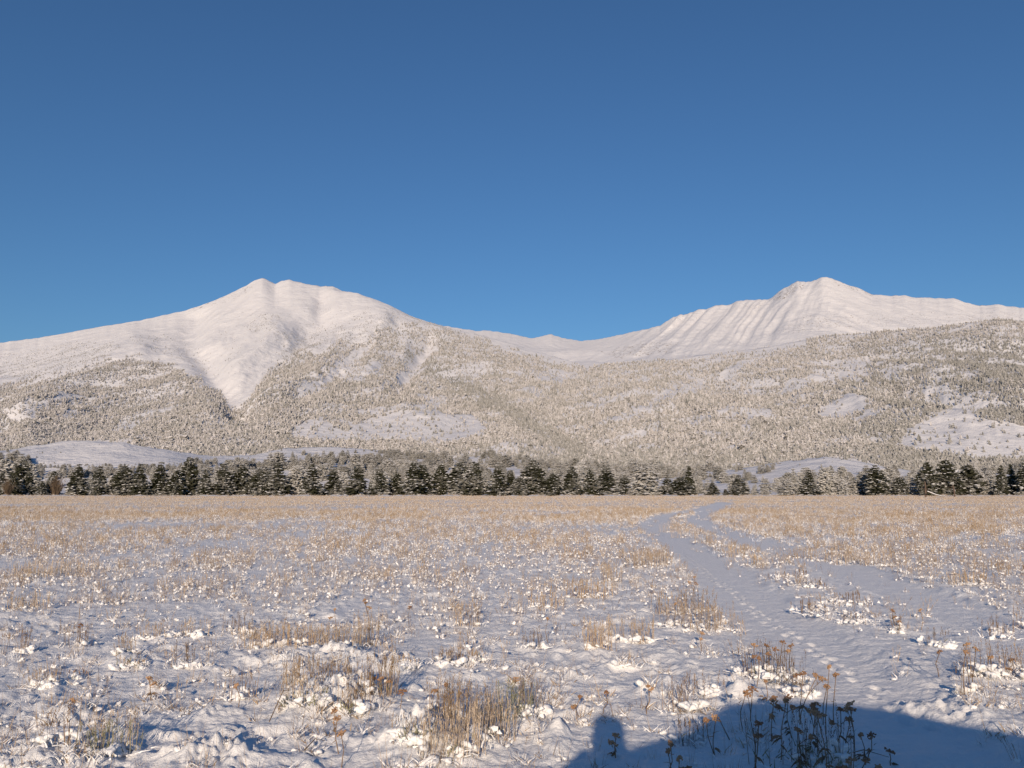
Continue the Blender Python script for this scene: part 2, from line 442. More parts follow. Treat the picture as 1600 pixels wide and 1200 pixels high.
# ------------------------------------------------------------------ mountains
def line(pts):
    a = np.array(pts, float); u, t = ray(a[:, 0], a[:, 1]); return u, t
class Layer:
    def __init__(s, name, crest, yc, yf, trow, gam, back, amp, wl, seed, crestj=0.0, urange=None, flute=None, front=0.02):
        s.front = front
        s.name = name; s.cu, s.ct = line(crest)
        s.yc, s.yf, s.gam, s.back, s.amp, s.wl, s.seed, s.crestj, s.flute = yc, yf, gam, back, amp, wl, seed, crestj, flute
        s.t0 = ray(800, trow)[1]
        s.urange = urange or (s.cu[0], s.cu[-1])
    def fyc(s, u): return np.interp(u, [ray(a, 600)[0] for a, _ in s.yc], [b for _, b in s.yc])
    def z(s, X, Y):
        u = X / Y; Yc = s.fyc(u)
        Yc = Yc * (1 + 0.05 * noise(u * 6 + s.seed, s.seed + 0.5))
        tc = np.interp(u, s.cu, s.ct) + s.crestj * fbm(u * 60 + s.seed, s.seed * 1.7 + 0 * u, 3)
        q = (Y - s.yf) / (Yc - s.yf); qq = np.clip(q, 0, 1)
        ts = 0                                  # the crest's small knobs do not run down the whole face
        for o_ in (-.06, -.045, -.03, -.015, 0, .015, .03, .045, .06): ts = ts + np.interp(u + o_, s.cu, s.ct) / 9
        bl = sstep(.72, 1.0, qq)
        t = s.t0 + (tc * bl + ts * (1 - bl) - s.t0) * qq ** s.gam
        z = CAM_H + t * Y
        zc = CAM_H + tc * Yc
        z = np.where(q > 1, zc - (Y - Yc) * s.back, z)
        z = np.where(q < 0, CAM_H + (s.t0 + 0 * Y) * Y - (s.yf - Y) * s.front, z)
        win = np.clip(qq * 5, 0, 1) * (1 - 0.97 * sstep(0.6, 0.985, qq)) * (q < 1.2)
        wx = X + 0.35 * s.wl * noise(X / s.wl * 0.7 + s.seed, Y / s.wl * 0.7); wy = Y + 0.35 * s.wl * noise(X / s.wl * 0.7, Y / s.wl * 0.7 + s.seed)
        n = ridged(wx / s.wl + s.seed, wy / (s.wl * 3.2) - s.seed, 5, 0.48) - 0.9
        z = z + s.amp * win * n
        z = z + s.amp * 0.09 * (1 - sstep(1.0, 1.2, q)) * sstep(0.02, .3, qq) * (1 - 0.8 * sstep(.9, .99, qq)) * (ridged(wx / s.wl * 5 + 3, wy / s.wl * 1.1, 3) - .8)
        if s.flute is not None:
            z = z + s.flute(X, Y, z, qq, u)
        return z

def flutes(X, Y, z, q, u):
    # gullies that run down the face of the right-hand mountain, leaning to the left as they fall
    px = 800 + F * u
    m = sstep(960, 1060, px) * (1 - sstep(1230, 1330, px)) * sstep(0.45, 0.7, q) * (1 - 0.75*sstep(0.965, 1.0, q))
    c = X + (z * 0.75)
    c = X - 1.05 * z + 22 * noise(X / 300, z / 300)
    g = 1 - 2 * np.abs(noise(c / 120.0, z / 2600.0)); g2 = 1 - 2 * np.abs(noise(c / 52.0 + 9, z / 1500.0))
    g3 = 1 - 2 * np.abs(noise(c / 24.0 + 2, z / 900.0))
    m = m * (.75 + .6 * noise(X / 380 + 4, z / 500))
    a = m * (22 * (g - 0.6) + 16 * (g2 - 0.6) + 7 * (g3 - .6))
    m2 = sstep(1150, 1300, px) * sstep(0.4, 0.6, q) * (1 - sstep(0.9, 1.0, q))
    c2 = X * 0.8 + 0.5 * z
    return a + m2 * 12 * (ridged(c2 / 260, z / 1400, 3) - 0.8)
GUL = [([(368, 628), (350, 600), (322, 560), (300, 530), (310, 500)], 22, 34), ([(372, 628), (392, 598), (430, 562), (470, 530), (500, 500), (505, 470)], 18, 26),
       ([(470, 612), (520, 585), (575, 545), (620, 515)], 14, 24), ([(625, 605), (650, 570), (670, 540)], 13, 22), ([(130, 640), (180, 600), (220, 575)], 14, 0),
       ([(430, 440), (440, 470), (470, 500)], 16, 8)]
RIB = [([(210, 552), (150, 580), (90, 610), (40, 650)], 34, 34), ([(410, 436), (405, 480), (425, 530), (420, 560)], 34, 9), ([(520, 448), (560, 490), (600, 505)], 30, 22), ([(560, 460), (610, 500), (680, 520)], 28, 18)]
def left_carve(X, Y, z, q, u):
    px, row = to_px(X, Y, z); a = 0 * X
    px = px + 6 * noise(X / 160, Y / 160); w_ = (q < 0.999) * (1 - sstep(0.93, 0.99, q))
    for pl, wd, dep in GUL:
        a = a - dep * np.exp(-(seg_dist(px, row, pl) / wd) ** 2)
    for pl, wd, dep in RIB:
        a = a + dep * np.exp(-(seg_dist(px, row, pl) / wd) ** 2)
    c = (X * 0.9 + 0.4 * z)
    return (a + 0 * sstep(.35, .6, q)) * w_

LEFT = Layer('snow_mountain', [(-420, 575), (-200, 556), (0, 535), (60, 528), (130, 515), (235, 497), (290, 484), (330, 470), (358, 458), (385, 445), (398, 437), (410, 434), (420, 438), (430, 443), (440, 438), (452, 436), (480, 444),
     (500, 447), (520, 447), (535, 454), (560, 458), (600, 473), (640, 492), (700, 513), (740, 521), (790, 534), (850, 553), (900, 566), (960, 600), (1060, 660), (1180, 735), (1300, 765)],
     [(-400, 3800), (400, 3800), (640, 3400), (900, 2900), (1300, 2100)], 1250, 742, 0.64, 0.45, 22, 430, 2.0, 0.0007, flute=left_carve)
RIGHT = Layer('snow_mountain', [(560, 530), (640, 512), (700, 509), (720, 513), (745, 517), (765, 516), (800, 522), (830, 528), (845, 525), (862, 521), (878, 528), (905, 532), (930, 531), (980, 520), (1030, 509), (1052, 494), (1080, 487), (1120, 477), (1140, 475), (1152, 470), (1180, 468),
     (1203, 467), (1225, 449), (1245, 440), (1262, 440), (1275, 437), (1283, 432), (1292, 432), (1310, 439), (1340, 449), (1362, 460), (1400, 461), (1450, 465), (1490, 466), (1530, 478), (1560, 475), (1590, 480), (1700, 486), (1900, 500), (2100, 530)],
     [(500, 6500), (900, 6100), (1100, 5500), (1290, 5100), (2100, 4900)], 2600, 640, 0.9, 0.5, 24, 520, 5.3, 0.0012, flute=flutes, front=0.5)
RIDGE = Layer('forested_ridge', [(560, 745), (700, 690), (800, 640), (860, 600), (930, 571), (990, 566), (1060, 559), (1120, 551), (1180, 545), (1240, 534), (1300, 524), (1380, 518), (1460, 512), (1520, 503), (1560, 499), (1600, 502), (1700, 505), (1900, 520), (2100, 540)],
     [(560, 1800), (900, 2700), (1200, 2850), (1600, 2500), (2100, 2400)], 1080, 746, 0.66, 0.15, 26, 330, 8.7, 0.0004)
FOOT = Layer('foothills', [(-420, 705), (0, 704), (60, 694), (110, 688), (190, 690), (250, 701), (330, 712), (400, 710), (440, 700), (520, 697), (600, 704), (700, 716), (760, 712), (840, 722), (930, 735), (1050, 738), (1150, 733), (1215, 722), (1290, 713), (1350, 722), (1450, 740), (1520, 742), (1600, 735), (1800, 730), (2100, 735)],
     [(-400, 600), (200, 570), (500, 660), (900, 680), (1290, 550), (2100, 620)], 400, 767, 1.0, 0.10, 4, 120, 3.1, 0.0005)
LAYERS = [LEFT, RIGHT, RIDGE, FOOT]

ROCKS = [([(380, 480), (440, 470), (500, 470), (640, 500), (620, 560), (520, 560), (400, 600), (340, 560), (330, 510)], .085), ([(0, 545), (200, 520), (260, 540), (120, 560), (0, 590)], .085), ([(1080, 490), (1200, 470), (1230, 480), (1150, 520), (1060, 530)], .06), ([(1208, 468), (1225, 452), (1250, 442), (1262, 446), (1235, 462), (1215, 472)], .17), ([(1160, 478), (1195, 469), (1200, 476), (1175, 490)], .13), ([(1060, 492), (1100, 483), (1090, 500), (1060, 505)], .10), ([(1290, 432), (1365, 458), (1360, 462), (1300, 442)], .16),
         ([(300, 482), (360, 457), (400, 440), (385, 460), (330, 482)], .13), ([(940, 552), (1000, 535), (1060, 535), (1050, 552), (960, 560)], .16), ([(1200, 520), (1260, 495), (1330, 490), (1340, 505), (1260, 520)], .13), ([(1300, 500), (1500, 490), (1600, 488), (1600, 500), (1320, 512)], .12)]
def union_z(X, Y, skip=None):
    z = np.full(np.shape(X), -50.0)
    for L in LAYERS:
        if L is skip: continue
        u = X / Y
        ok = (u > L.urange[0]) & (u < L.urange[1])
        z = np.where(ok, np.maximum(z, L.z(X, Y)), z)
    return z
def build_layer(L, nu, ny, y0, y1, label=None):
    uu = np.linspace(max(L.urange[0], -0.86), min(L.urange[1], 0.86), nu)
    yy = np.exp(np.linspace(math.log(y0), math.log(y1), ny))
    Yg, U = np.meshgrid(yy, uu, indexing='ij')
    X = U * Yg; Z = L.z(X, Yg)
    px, row = to_px(X, Yg, Z)
    rk = np.zeros(X.shape)
    jx = px + 7 * noise(px / 9, row / 9); jr = row + 4 * noise(px / 8 + 5, row / 5)
    for poly, v in ROCKS:
        if L in (LEFT, RIGHT): rk = np.maximum(rk, np.where(in_poly(jx, jr, poly), v, 0))
    nr, nc = X.shape
    i = np.arange(nr - 1)[:, None] * nc + np.arange(nc - 1)[None, :]
    f = np.stack([i, i + nc, i + nc + 1, i + 1], -1).reshape(-1, 4)[:, ::-1]
    # leave out what lies deep under the other hills
    other = union_z(X, Yg, L)
    deep = ((Z < other - 160) | (Z < -60)).ravel()
    keep = ~(deep[f].all(1)); f = f[keep]
    co = np.stack([X, Yg, Z], -1).reshape(-1, 3)
    used = np.unique(f); remap = np.zeros(len(co), np.int64); remap[used] = np.arange(len(used))
    me = mesh_np(L.name, co[used], remap[f], M_mtn, True, {'rock': rk.ravel()[used]})
    o = tag(link(bpy.data.objects.new(L.name, me)), label, kind='structure')
    return o
build_layer(LEFT, 640, 330, 1000, 4600, 'white snow mountain with twin summits on the left')
build_layer(RIGHT, 700, 230, 2700, 7400, 'fluted white snow mountain with a pointed summit on the right')
build_layer(RIDGE, 420, 170, 800, 4000, 'forested ridge below the right-hand mountain')
build_layer(FOOT, 400, 90, 260, 1200, 'low snowy foothills behind the row of pines')

# ------------------------------------------------------------------ instancing of stuff
def coll(name, objs):
    c = bpy.data.collections.new(name)
    for o in objs: c.objects.link(o)
    return c
def scatter(name, pts, rot, scl, collection, nvar, kind='stuff', label=None, cat=None):
    n = len(pts)
    me = bpy.data.meshes.new(name + '_points'); me.vertices.add(n); me.vertices.foreach_set('co', np.asarray(pts, np.float32).ravel())
    a = me.attributes.new('rot', 'FLOAT_VECTOR', 'POINT'); a.data.foreach_set('vector', np.asarray(rot, np.float32).ravel())
    a = me.attributes.new('scl', 'FLOAT_VECTOR', 'POINT'); a.data.foreach_set('vector', np.asarray(scl, np.float32).ravel())
    a = me.attributes.new('pick', 'INT', 'POINT'); a.data.foreach_set('value', rng.integers(0, nvar, n).astype(np.int32))
    o = link(bpy.data.objects.new(name, me))
    g = bpy.data.node_groups.new(name, 'GeometryNodeTree')
    g.interface.new_socket('Geometry', in_out='INPUT', socket_type='NodeSocketGeometry')
    g.interface.new_socket('Geometry', in_out='OUTPUT', socket_type='NodeSocketGeometry')
    N = g.nodes; Lk = g.links
    gi = N.new('NodeGroupInput'); go = N.new('NodeGroupOutput'); ip = N.new('GeometryNodeInstanceOnPoints'); ci = N.new('GeometryNodeCollectionInfo')
    ci.inputs['Collection'].default_value = collection
    ci.inputs['Separate Children'].default_value = True; ci.inputs['Reset Children'].default_value = True
    def at(nm, ty):
        q = N.new('GeometryNodeInputNamedAttribute'); q.data_type = ty; q.inputs['Name'].default_value = nm; return q.outputs['Attribute']
    ip.inputs['Pick Instance'].default_value = True
    Lk.new(gi.outputs[0], ip.inputs['Points']); Lk.new(ci.outputs[0], ip.inputs['Instance'])
    Lk.new(at('pick', 'INT'), ip.inputs['Instance Index'])
    er = N.new('FunctionNodeEulerToRotation'); Lk.new(at('rot', 'FLOAT_VECTOR'), er.inputs[0]); Lk.new(er.outputs[0], ip.inputs['Rotation'])
    Lk.new(at('scl', 'FLOAT_VECTOR'), ip.inputs['Scale']); Lk.new(ip.outputs[0], go.inputs[0])
    md = o.modifiers.new('scatter', 'NODES'); md.node_group = g
    return tag(o, label, cat, None, kind)

# far conifers: a few jagged skirts round a stem, 1 m tall
def far_tree(seed, dark=False):
    random.seed(seed); t = TB()
    n = 6; wd = random.uniform(0.19, 0.27)
    ox, oy = random.uniform(-.06, .06), random.uniform(-.06, .06)
    for i in range(n):
        z0 = 0.06 + 0.80 * i / n; z1 = min(1.0, z0 + 0.34); r = wd * (1 - 0.74 * i / n) * random.uniform(.75, 1.2); k = 8
        ph = random.uniform(0, 6)
        vs = [(random.uniform(-.01, .01), random.uniform(-.01, .01), z1)]
        for j in range(k):
            a = ph + 2 * math.pi * j / k; rr = r * (1.12 if j % 2 else 0.55) * random.uniform(.7, 1.3)
            vs.append((rr * math.cos(a), rr * math.sin(a), z0 + random.uniform(-.03, .05)))
        vs = [(vx + ox * vz, vy + oy * vz, vz) for vx, vy, vz in vs]
        t.add(vs, [(0, 1 + j, 1 + (j + 1) % k) for j in range(k)])
    t.tube([(0, 0, -.08), (0, 0, .5)], .018, .01, 3)
    return bpy.data.objects.new('far_conifer', t.mesh('far_conifer', [M_fard if dark else M_far]))
def far_round(seed):
    random.seed(seed); t = TB()
    for i in range(4):
        a = random.uniform(0, 6.3); r = random.uniform(.0, .16)
        t.blob((r * math.cos(a), r * math.sin(a), random.uniform(.35, .8)), .17, .17, .2, .3)
    t.tube([(0, 0, -.08), (0, 0, .5)], .02, .01, 3)
    return bpy.data.objects.new('far_larch', t.mesh('far_larch', [M_far]))
far_frost = coll('far_frosted', [far_tree(i) for i in range(5)] + [far_round(11)])
far_dark = coll('far_dark', [far_tree(20 + i, True) for i in range(4)])

TLINE = np.array([(-400, 600), (0, 598), (60, 588), (120, 572), (160, 557), (210, 551), (250, 556), (280, 572), (310, 585), (340, 606), (358, 632), (380, 632), (400, 596), (425, 562), (445, 566), (470, 545), (500, 556), (530, 530), (560, 540), (590, 515), (640, 505), (690, 515), (760, 530), (830, 552), (930, 565), (1000, 560), (2200, 480)], float)
OPEN = [([(55, 722), (75, 694), (110, 688), (200, 690), (250, 703), (330, 714), (430, 712), (480, 720), (430, 730), (300, 722), (240, 727), (80, 724)], 0.07),
        ([(450, 684), (470, 662), (500, 656), (545, 670), (570, 655), (610, 645), (655, 640), (700, 645), (752, 656), (756, 680), (700, 690), (600, 690), (500, 689)], 0.040),
        ([(560, 643), (600, 632), (690, 628), (700, 637), (610, 642), (560, 652)], 0.113),
        ([(470, 614), (500, 590), (545, 552), (580, 540), (570, 556), (520, 592), (485, 615)], 0.064), ([(530, 592), (545, 575), (590, 562), (606, 575), (575, 592), (545, 600)], 0.096),
        ([(617, 606), (632, 577), (660, 543), (680, 545), (655, 582), (632, 605)], 0.080), ([(300, 540), (345, 590), (365, 625), (372, 640), (380, 625), (400, 590), (440, 560), (430, 520), (350, 520)], 0.032),
        ([(1113, 586), (1145, 570), (1182, 560), (1166, 576), (1130, 590)], 0.080), ([(1262, 657), (1300, 625), (1330, 613), (1357, 621), (1352, 636), (1310, 652)], 0.016), ([(1168, 655), (1190, 635), (1202, 640), (1198, 652), (1178, 660)], 0.040),
        ([(1390, 698), (1430, 660), (1490, 636), (1565, 627), (1527, 645), (1528, 652), (1600, 668), (1800, 690), (1800, 716), (1500, 718), (1440, 702)], 0.024),
        ([(1170, 770), (1190, 745), (1218, 724), (1300, 712), (1345, 722), (1400, 735), (1560, 740), (1560, 748), (1330, 745), (1250, 745), (1200, 770)], 0.032),
        ([(945, 655), (990, 640), (1040, 615), (1110, 590), (1095, 612), (1050, 622), (1000, 655), (960, 662)], 0.135), ([(830, 588), (870, 578), (905, 582), (895, 597), (850, 598)], 0.113),
        ([(1290, 578), (1360, 556), (1352, 590), (1240, 602), (1240, 592)], 0.135), ([(1060, 655), (1120, 640), (1150, 632), (1130, 650), (1080, 668)], 0.158), ([(1350, 640), (1410, 628), (1390, 645), (1340, 672), (1330, 665)], 0.135),
        ([(55, 628), (120, 614), (130, 622), (60, 634)], 0.090), ([(175, 672), (190, 655), (222, 656), (216, 672)], 0.080), ([(118, 602), (150, 596), (190, 600), (188, 605)], 0.120), ([(90, 655), (100, 640), (130, 635), (115, 655)], 0.158),
        ([(670, 722), (740, 700), (820, 690), (900, 700), (860, 722)], 0.203), ([(440, 716), (520, 706), (500, 716), (470, 726)], 0.090), ([(0, 710), (50, 704), (50, 712), (0, 716)], 0.090), ([(1100, 735), (1180, 722), (1180, 740), (1120, 750)], 0.135),
        ([(680, 735), (850, 730), (900, 745), (690, 748)], 0.158), ([(1280, 690), (1320, 683), (1325, 696), (1290, 700)], 0.135), ([(985, 752), (1120, 745), (1190, 755), (1190, 775), (985, 775)], 0.135), ([(1375, 575), (1400, 570), (1395, 592), (1378, 590)], 0.180),
        ([(1015, 625), (1060, 600), (1105, 592), (1100, 606), (1040, 628)], .12), ([(1150, 668), (1175, 655), (1180, 668), (1160, 676)], .15), ([(1225, 605), (1260, 590), (1285, 592), (1240, 612)], .15), ([(900, 640), (940, 625), (985, 612), (950, 636)], .18),
        ([(1340, 690), (1375, 676), (1400, 680), (1360, 700)], .12), ([(760, 700), (800, 688), (822, 694), (780, 708)], .15), ([(985, 700), (1010, 690), (1030, 697), (1000, 708)], .15), ([(560, 610), (600, 596), (610, 604), (575, 618)], .15), ([(225, 640), (262, 634), (270, 642), (235, 650)], .12), ([(20, 650), (60, 640), (64, 650), (30, 660)], .12),
        ([(1440, 610), (1480, 600), (1490, 610), (1450, 620)], .15), ([(1170, 600), (1200, 590), (1210, 598), (1180, 608)], .15), ([(720, 580), (760, 570), (770, 580), (735, 590)], .2), ([(1120, 700), (1160, 690), (1170, 700), (1130, 712)], .12)]
SPARSE = [([(-200, 560), (0, 545), (120, 530), (200, 540), (150, 562), (60, 590), (-200, 600)], .4), ([(200, 530), (260, 520), (330, 555), (340, 590), (300, 570), (250, 552)], .2), ([(375, 505), (400, 492), (440, 490), (435, 515), (395, 520)], .4),
          ([(345, 520), (375, 520), (385, 560), (370, 600), (350, 580)], .4), ([(390, 530), (430, 520), (520, 500), (560, 520), (470, 560), (430, 590)], .4), ([(470, 480), (500, 475), (520, 485), (480, 495)], .2), ([(530, 545), (560, 485), (620, 490), (700, 512), (640, 560), (560, 570)], .42),
          ([(560, 480), (590, 478), (640, 495), (600, 510)], .3), ([(1230, 520), (1290, 488), (1600, 482), (1600, 505), (1300, 520)], .16)]
def dens(px, row, X, Y, L):
    jx = px + 10 * noise(X / 70, Y / 110) + 6 * noise(X / 25, Y / 40); jr = row + 6 * noise(X / 60 + 9, Y / 130) + 3 * noise(X / 20 + 4, Y / 40)
    tl = np.interp(jx, TLINE[:, 0], TLINE[:, 1])
    if L is LEFT:
        fing = 26 * sstep(.1, 1.0, ridged((jx + .55 * (jr - 500)) / 34.0, jr / 160.0, 2)) * sstep(375, 430, jx) * (1 - sstep(760, 820, jx))
        tl = tl - fing + 6
        d = 0.95 * sstep(-4, 8, jr - tl)
    elif L is RIGHT: d = 0.0 * px
    else: d = np.ones_like(px)
    for poly, v in SPARSE:
        d = np.maximum(d, np.where(in_poly(jx, jr, poly), v, 0))
    patch = 0.78 + 1.0 * fbm(X / 110, Y / 90, 4)
    d = d * np.clip(patch, 0.22, 1)
    for poly, v in OPEN:
        d = np.where(in_poly(jx, jr, poly), np.minimum(d, v), d)
    if L is FOOT: d = d * (.25 + .75 * sstep(-.25, .25, fbm(X / 60, Y / 60, 2)))
    if L is RIDGE:      # bare rim at the top of the ridge
        d = d * np.where((px > 1040) & (px < 1260), 0.05 + 0.95 * sstep(0, 9, jr - np.interp(px, [1040, 1260], [562, 540])), 1)
    return d
def forest():
    P1, P2, P3 = [], [], []
    for L, y0, y1, sp_, hgt in ((LEFT, 1230, 3500, 4.3, 5.6), (RIDGE, 1060, 3000, 4.3, 5.8), (RIGHT, 3800, 5200, 11.0, 6.0), (FOOT, 430, 760, 5.4, 6.5)):
        umin, umax = max(L.urange[0], -.72), min(L.urange[1], .72)
        area = 0.5 * (y1 ** 2 - y0 ** 2) * (umax - umin)
        n = int(area / sp_ ** 2)
        Y = y0 + (y1 - y0) * rng.uniform(0, 1, n) ** (1.7 if L in (LEFT, RIDGE) else .8); u = rng.uniform(umin, umax, n); X = u * Y
        Z = L.z(X, Y); other = union_z(X, Y, L)
        px, row = to_px(X, Y, Z)
        d = dens(px, row, X, Y, L)
        beyond = Y > L.fyc(u) * 1.03
        keep = (rng.uniform(0, 1, n) < d) & (Z > other - 1.5) & ~beyond
        X, Y, Z, px, row = (a[keep] for a in (X, Y, Z, px, row))
        h = hgt * rng.lognormal(0, .30, len(X))
        if L is LEFT: h *= np.where(row < np.interp(px, TLINE[:, 0], TLINE[:, 1]), .5, 1)
        if L is RIGHT: h *= .5
        h = h * (1 + .0)
        # darker, less rimed woods low down and on the right
        dk = sstep(690, 740, row) * 0.75 + 0.85 * sstep(1250, 1500, px) * sstep(520, 540, row) * (0.4 + 0.6 * noise(X / 200, Y / 300) + .3) + 0.25 * sstep(.2, .6, noise(X / 300 + 3, Y / 300))
        dk += 0.55 * np.where(in_poly(px, row, [(1430, 640), (1600, 640), (1600, 680), (1480, 665)]), 1, 0)
        if L is FOOT:
            lim = np.where((px > 45) & (px < 300), 722.0, np.where((px > 300) & (px < 420), 712.0, np.where((px > 1150) & (px < 1560), 722.0, 700.0)))
            h = np.minimum(h, np.maximum(1.2, (row - lim) / F * Y * rng.uniform(.6, 1.1, len(X))))
        dk = dk + .22 + .8 * np.exp(-(seg_dist(px, row, [(640, 560), (720, 600), (790, 640), (840, 672), (900, 705)]) / 13) ** 2) + .5 * np.clip(noise(X / 90, Y / 90), 0, 1)
        if L is LEFT: dk = dk + .5 * (row < np.interp(px, TLINE[:, 0], TLINE[:, 1]))
        if L is RIGHT: dk = dk + .6
        isd = rng.uniform(0, 1, len(X)) < dk
        wv = rng.uniform(.9, 1.35, len(X)) * (1 + .4 * sstep(620, 690, row))
        h = h * (1 - .15 * sstep(620, 690, row))
        S = np.stack([h * wv, h * wv, h], 1); Pp = np.stack([X, Y, Z - 0.3], 1)
        if L is FOOT:
            P3.append((Pp, S * np.array([.8, .8, 1])))
            print('foot', len(X)); continue
        P1.append((Pp[~isd], S[~isd])); P2.append((Pp[isd], S[isd]))
        print('forest', L.name, len(X), isd.sum())
    for nm, Q, cl, nv, lb in (('frosted_forest', P1, far_frost, 6, 'grey rimed conifer forest covering the mountain slopes'), ('dark_forest', P2, far_dark, 4, 'darker conifer woods low on the slopes and to the right'),
                             ('foothill_forest', P3, foot_coll(), 6, 'grey-green conifers and scrub on the low hills behind the row of pines')):
        p = np.concatenate([a for a, b in Q]); s = np.concatenate([b for a, b in Q])
        r = np.zeros_like(p); r[:, 2] = rng.uniform(0, 6.28, len(p)); r[:, 0] = rng.normal(0, .03, len(p))
        scatter(nm, p, r, s, cl, nv, label=lb, cat='forest')

# ------------------------------------------------------------------ the row of pines
def crown_mesh(seed, shape='cone', snowy=1.0, frost=False, wd=0.33, dens_=1.0, low=0.03):
    """unit tall; needles (0) carried by boughs, snow (1) lying on them"""
    random.seed(seed); nd = TB(); sn = TB(); bk = TB()
    levels = int(17 * dens_)
    lean = (random.uniform(-.045, .045), random.uniform(-.045, .045)); prof_p = random.uniform(.68, 1.05)
    for i in range(levels):
        f = (i + random.uniform(-.3, .3)) / levels; f = min(max(f, 0), .985)
        z = low + (0.985 - low) * f
        if shape == 'cone': r = wd * (1 - f) ** prof_p * (0.80 + 0.2 * min(1, f * 8)) + 0.015
        elif shape == 'round': r = wd * math.sqrt(max(0.02, 1 - (2 * f - .75) ** 2 / 1.6)) * 0.95
        else: r = wd * (1 - f ** 2.2) * (0.75 + .35 * min(1, f * 3)) + 0.02
        nb = max(4, int(11 * (r / wd) + 3))
        a0 = random.uniform(0, 6.28)
        for j in range(nb):
            a = a0 + 2 * math.pi * j / nb + random.uniform(-.25, .25)
            L = r * random.uniform(.62, 1.22)
            droop = random.uniform(-.12, .22) * L; up = 0.25 * L * (f - .2)
            ca, sa = math.cos(a), math.sin(a)
            def pt(t, o=0.0, dz=0.0):
                return (lean[0] * z + ca * L * t - sa * o, lean[1] * z + sa * L * t + ca * o, z + up * t - droop * t * t + dz)
            # needle sprays: ragged fans to both sides of the bough
            for k in range(6):
                t = 0.22 + 0.78 * (k + random.uniform(0, .8)) / 6; wv = (0.050 + 0.040 * (1 - t)) * random.uniform(.7, 1.3) * (0.6 + r / wd * .5)
                c = pt(t)
                for q in range(2):
                    th = a + random.uniform(-1.6, 1.6); l2 = wv * random.uniform(.9, 1.5)
                    e1 = Vector((math.cos(th), math.sin(th), random.uniform(-.55, .35))) * l2
                    e2 = Vector((-math.sin(th), math.cos(th), random.uniform(-.4, .4))) * l2 * random.uniform(.35, .6)
                    e3 = Vector((0, 0, random.uniform(.2, .5) * l2))
                    cc = Vector(c)
                    nd.add([cc - e1 * .5, cc + e2, cc + e1, cc - e2, cc + e3], [(0, 1, 4), (1, 2, 4), (2, 3, 4), (3, 0, 4)])
            if random.random() < 0.50 * snowy and f < .97:
                for q in range(random.choice((1, 2, 2))):
                    t = random.uniform(.5, 1.0); c = pt(t, random.uniform(-.02, .02), 0.020)
                    s_ = random.uniform(.012, .026) * (0.5 + .6 * r / wd)
                    sn.blob(c, s_ * 2.3, s_ * 1.5, s_ * .45, .3, rot=a + random.uniform(-.7, .7))
            if j % 3 == 0:
                bk.tube([pt(0), pt(.5), pt(.9)], .006, .002, 3)
    bk.tube([(0, 0, -.03), (lean[0] * .5, lean[1] * .5, .5), (lean[0], lean[1], .97)], .018, .004, 5)
    return nd.mesh('crown', [M_frost if frost else M_needle]), sn.mesh('branch_snow', [M_treesnow], True) if sn.n else None, bk.mesh('trunk', [M_bark])
def bush_mesh(seed):
    random.seed(seed); tw = TB()
    for i in range(150):
        a = random.uniform(0, 6.28); e = random.uniform(.1, 1.0)
        r0 = random.uniform(0, .08); l = random.uniform(.5, 1.0)
        x, y = math.cos(a), math.sin(a)
        tip = (x * .36 * e * l, y * .36 * e * l, l * (1 - .25 * e))
        tw.blade((x * r0, y * r0, 0), tip, .012, (random.uniform(-.08, .08),) * 3, seg=3)
        for q in range(3):
            t = random.uniform(.4, .95); b = tuple(c * t for c in tip)
            tw.blade(b, (b[0] + random.uniform(-.12, .12), b[1] + random.uniform(-.12, .12), b[2] + random.uniform(.03, .16)), .010, seg=1)
    return tw.mesh('branches', [M_twig])

VAR = {}
def variant(kind, i):
    key = (kind, i)
    if key not in VAR:
        if kind == 'pine': VAR[key] = crown_mesh(100 + i, 'cone' if i % 3 else 'ovate', 1.0, wd=.34 if i % 2 else .30)
        elif kind == 'snowy': VAR[key] = crown_mesh(130 + i, 'cone', 1.45, wd=.34)
        elif kind == 'round': VAR[key] = crown_mesh(150 + i, 'round', .75, True, wd=.36, dens_=.9)
        elif kind == 'frosty': VAR[key] = crown_mesh(170 + i, 'cone' if i % 2 else 'ovate', .5, True, wd=.30, dens_=.75)
        elif kind == 'bush': VAR[key] = bush_mesh(190 + i)
    return VAR[key]
def foot_coll():
    objs = []
    for kd, i in (('frosty', 0), ('frosty', 1), ('frosty', 2), ('frosty', 3), ('round', 0), ('round', 1)):
        objs.append(bpy.data.objects.new('hill_conifer', variant(kd, i)[0]))
    return coll('foothill_trees', objs)
forest()
def put_tree(kind, i, X, Y, Z, h, wfac, label, group, rz=None):
    names = {'pine': ('pine_tree', 'pine tree'), 'snowy': ('pine_tree', 'pine tree'), 'round': ('bushy_conifer', 'conifer'), 'frosty': ('frosted_conifer', 'conifer'), 'bush': ('bare_shrub', 'shrub')}
    v = variant(kind, i)
    o = empty(names[kind][0], (X, Y, Z), random.uniform(0, 6.28) if rz is None else rz)
    o.scale = (h * wfac, h * wfac, h)
    tag(o, label, names[kind][1], group)
    if kind == 'bush':
        link(bpy.data.objects.new('branches', v), o)
    else:
        cr = link(bpy.data.objects.new('crown', v[0]), o); link(bpy.data.objects.new('trunk', v[2]), o)
        if v[1] is not None:
            tag(link(bpy.data.objects.new('snow_on_boughs', v[1]), cr), kind='stuff')
    return o

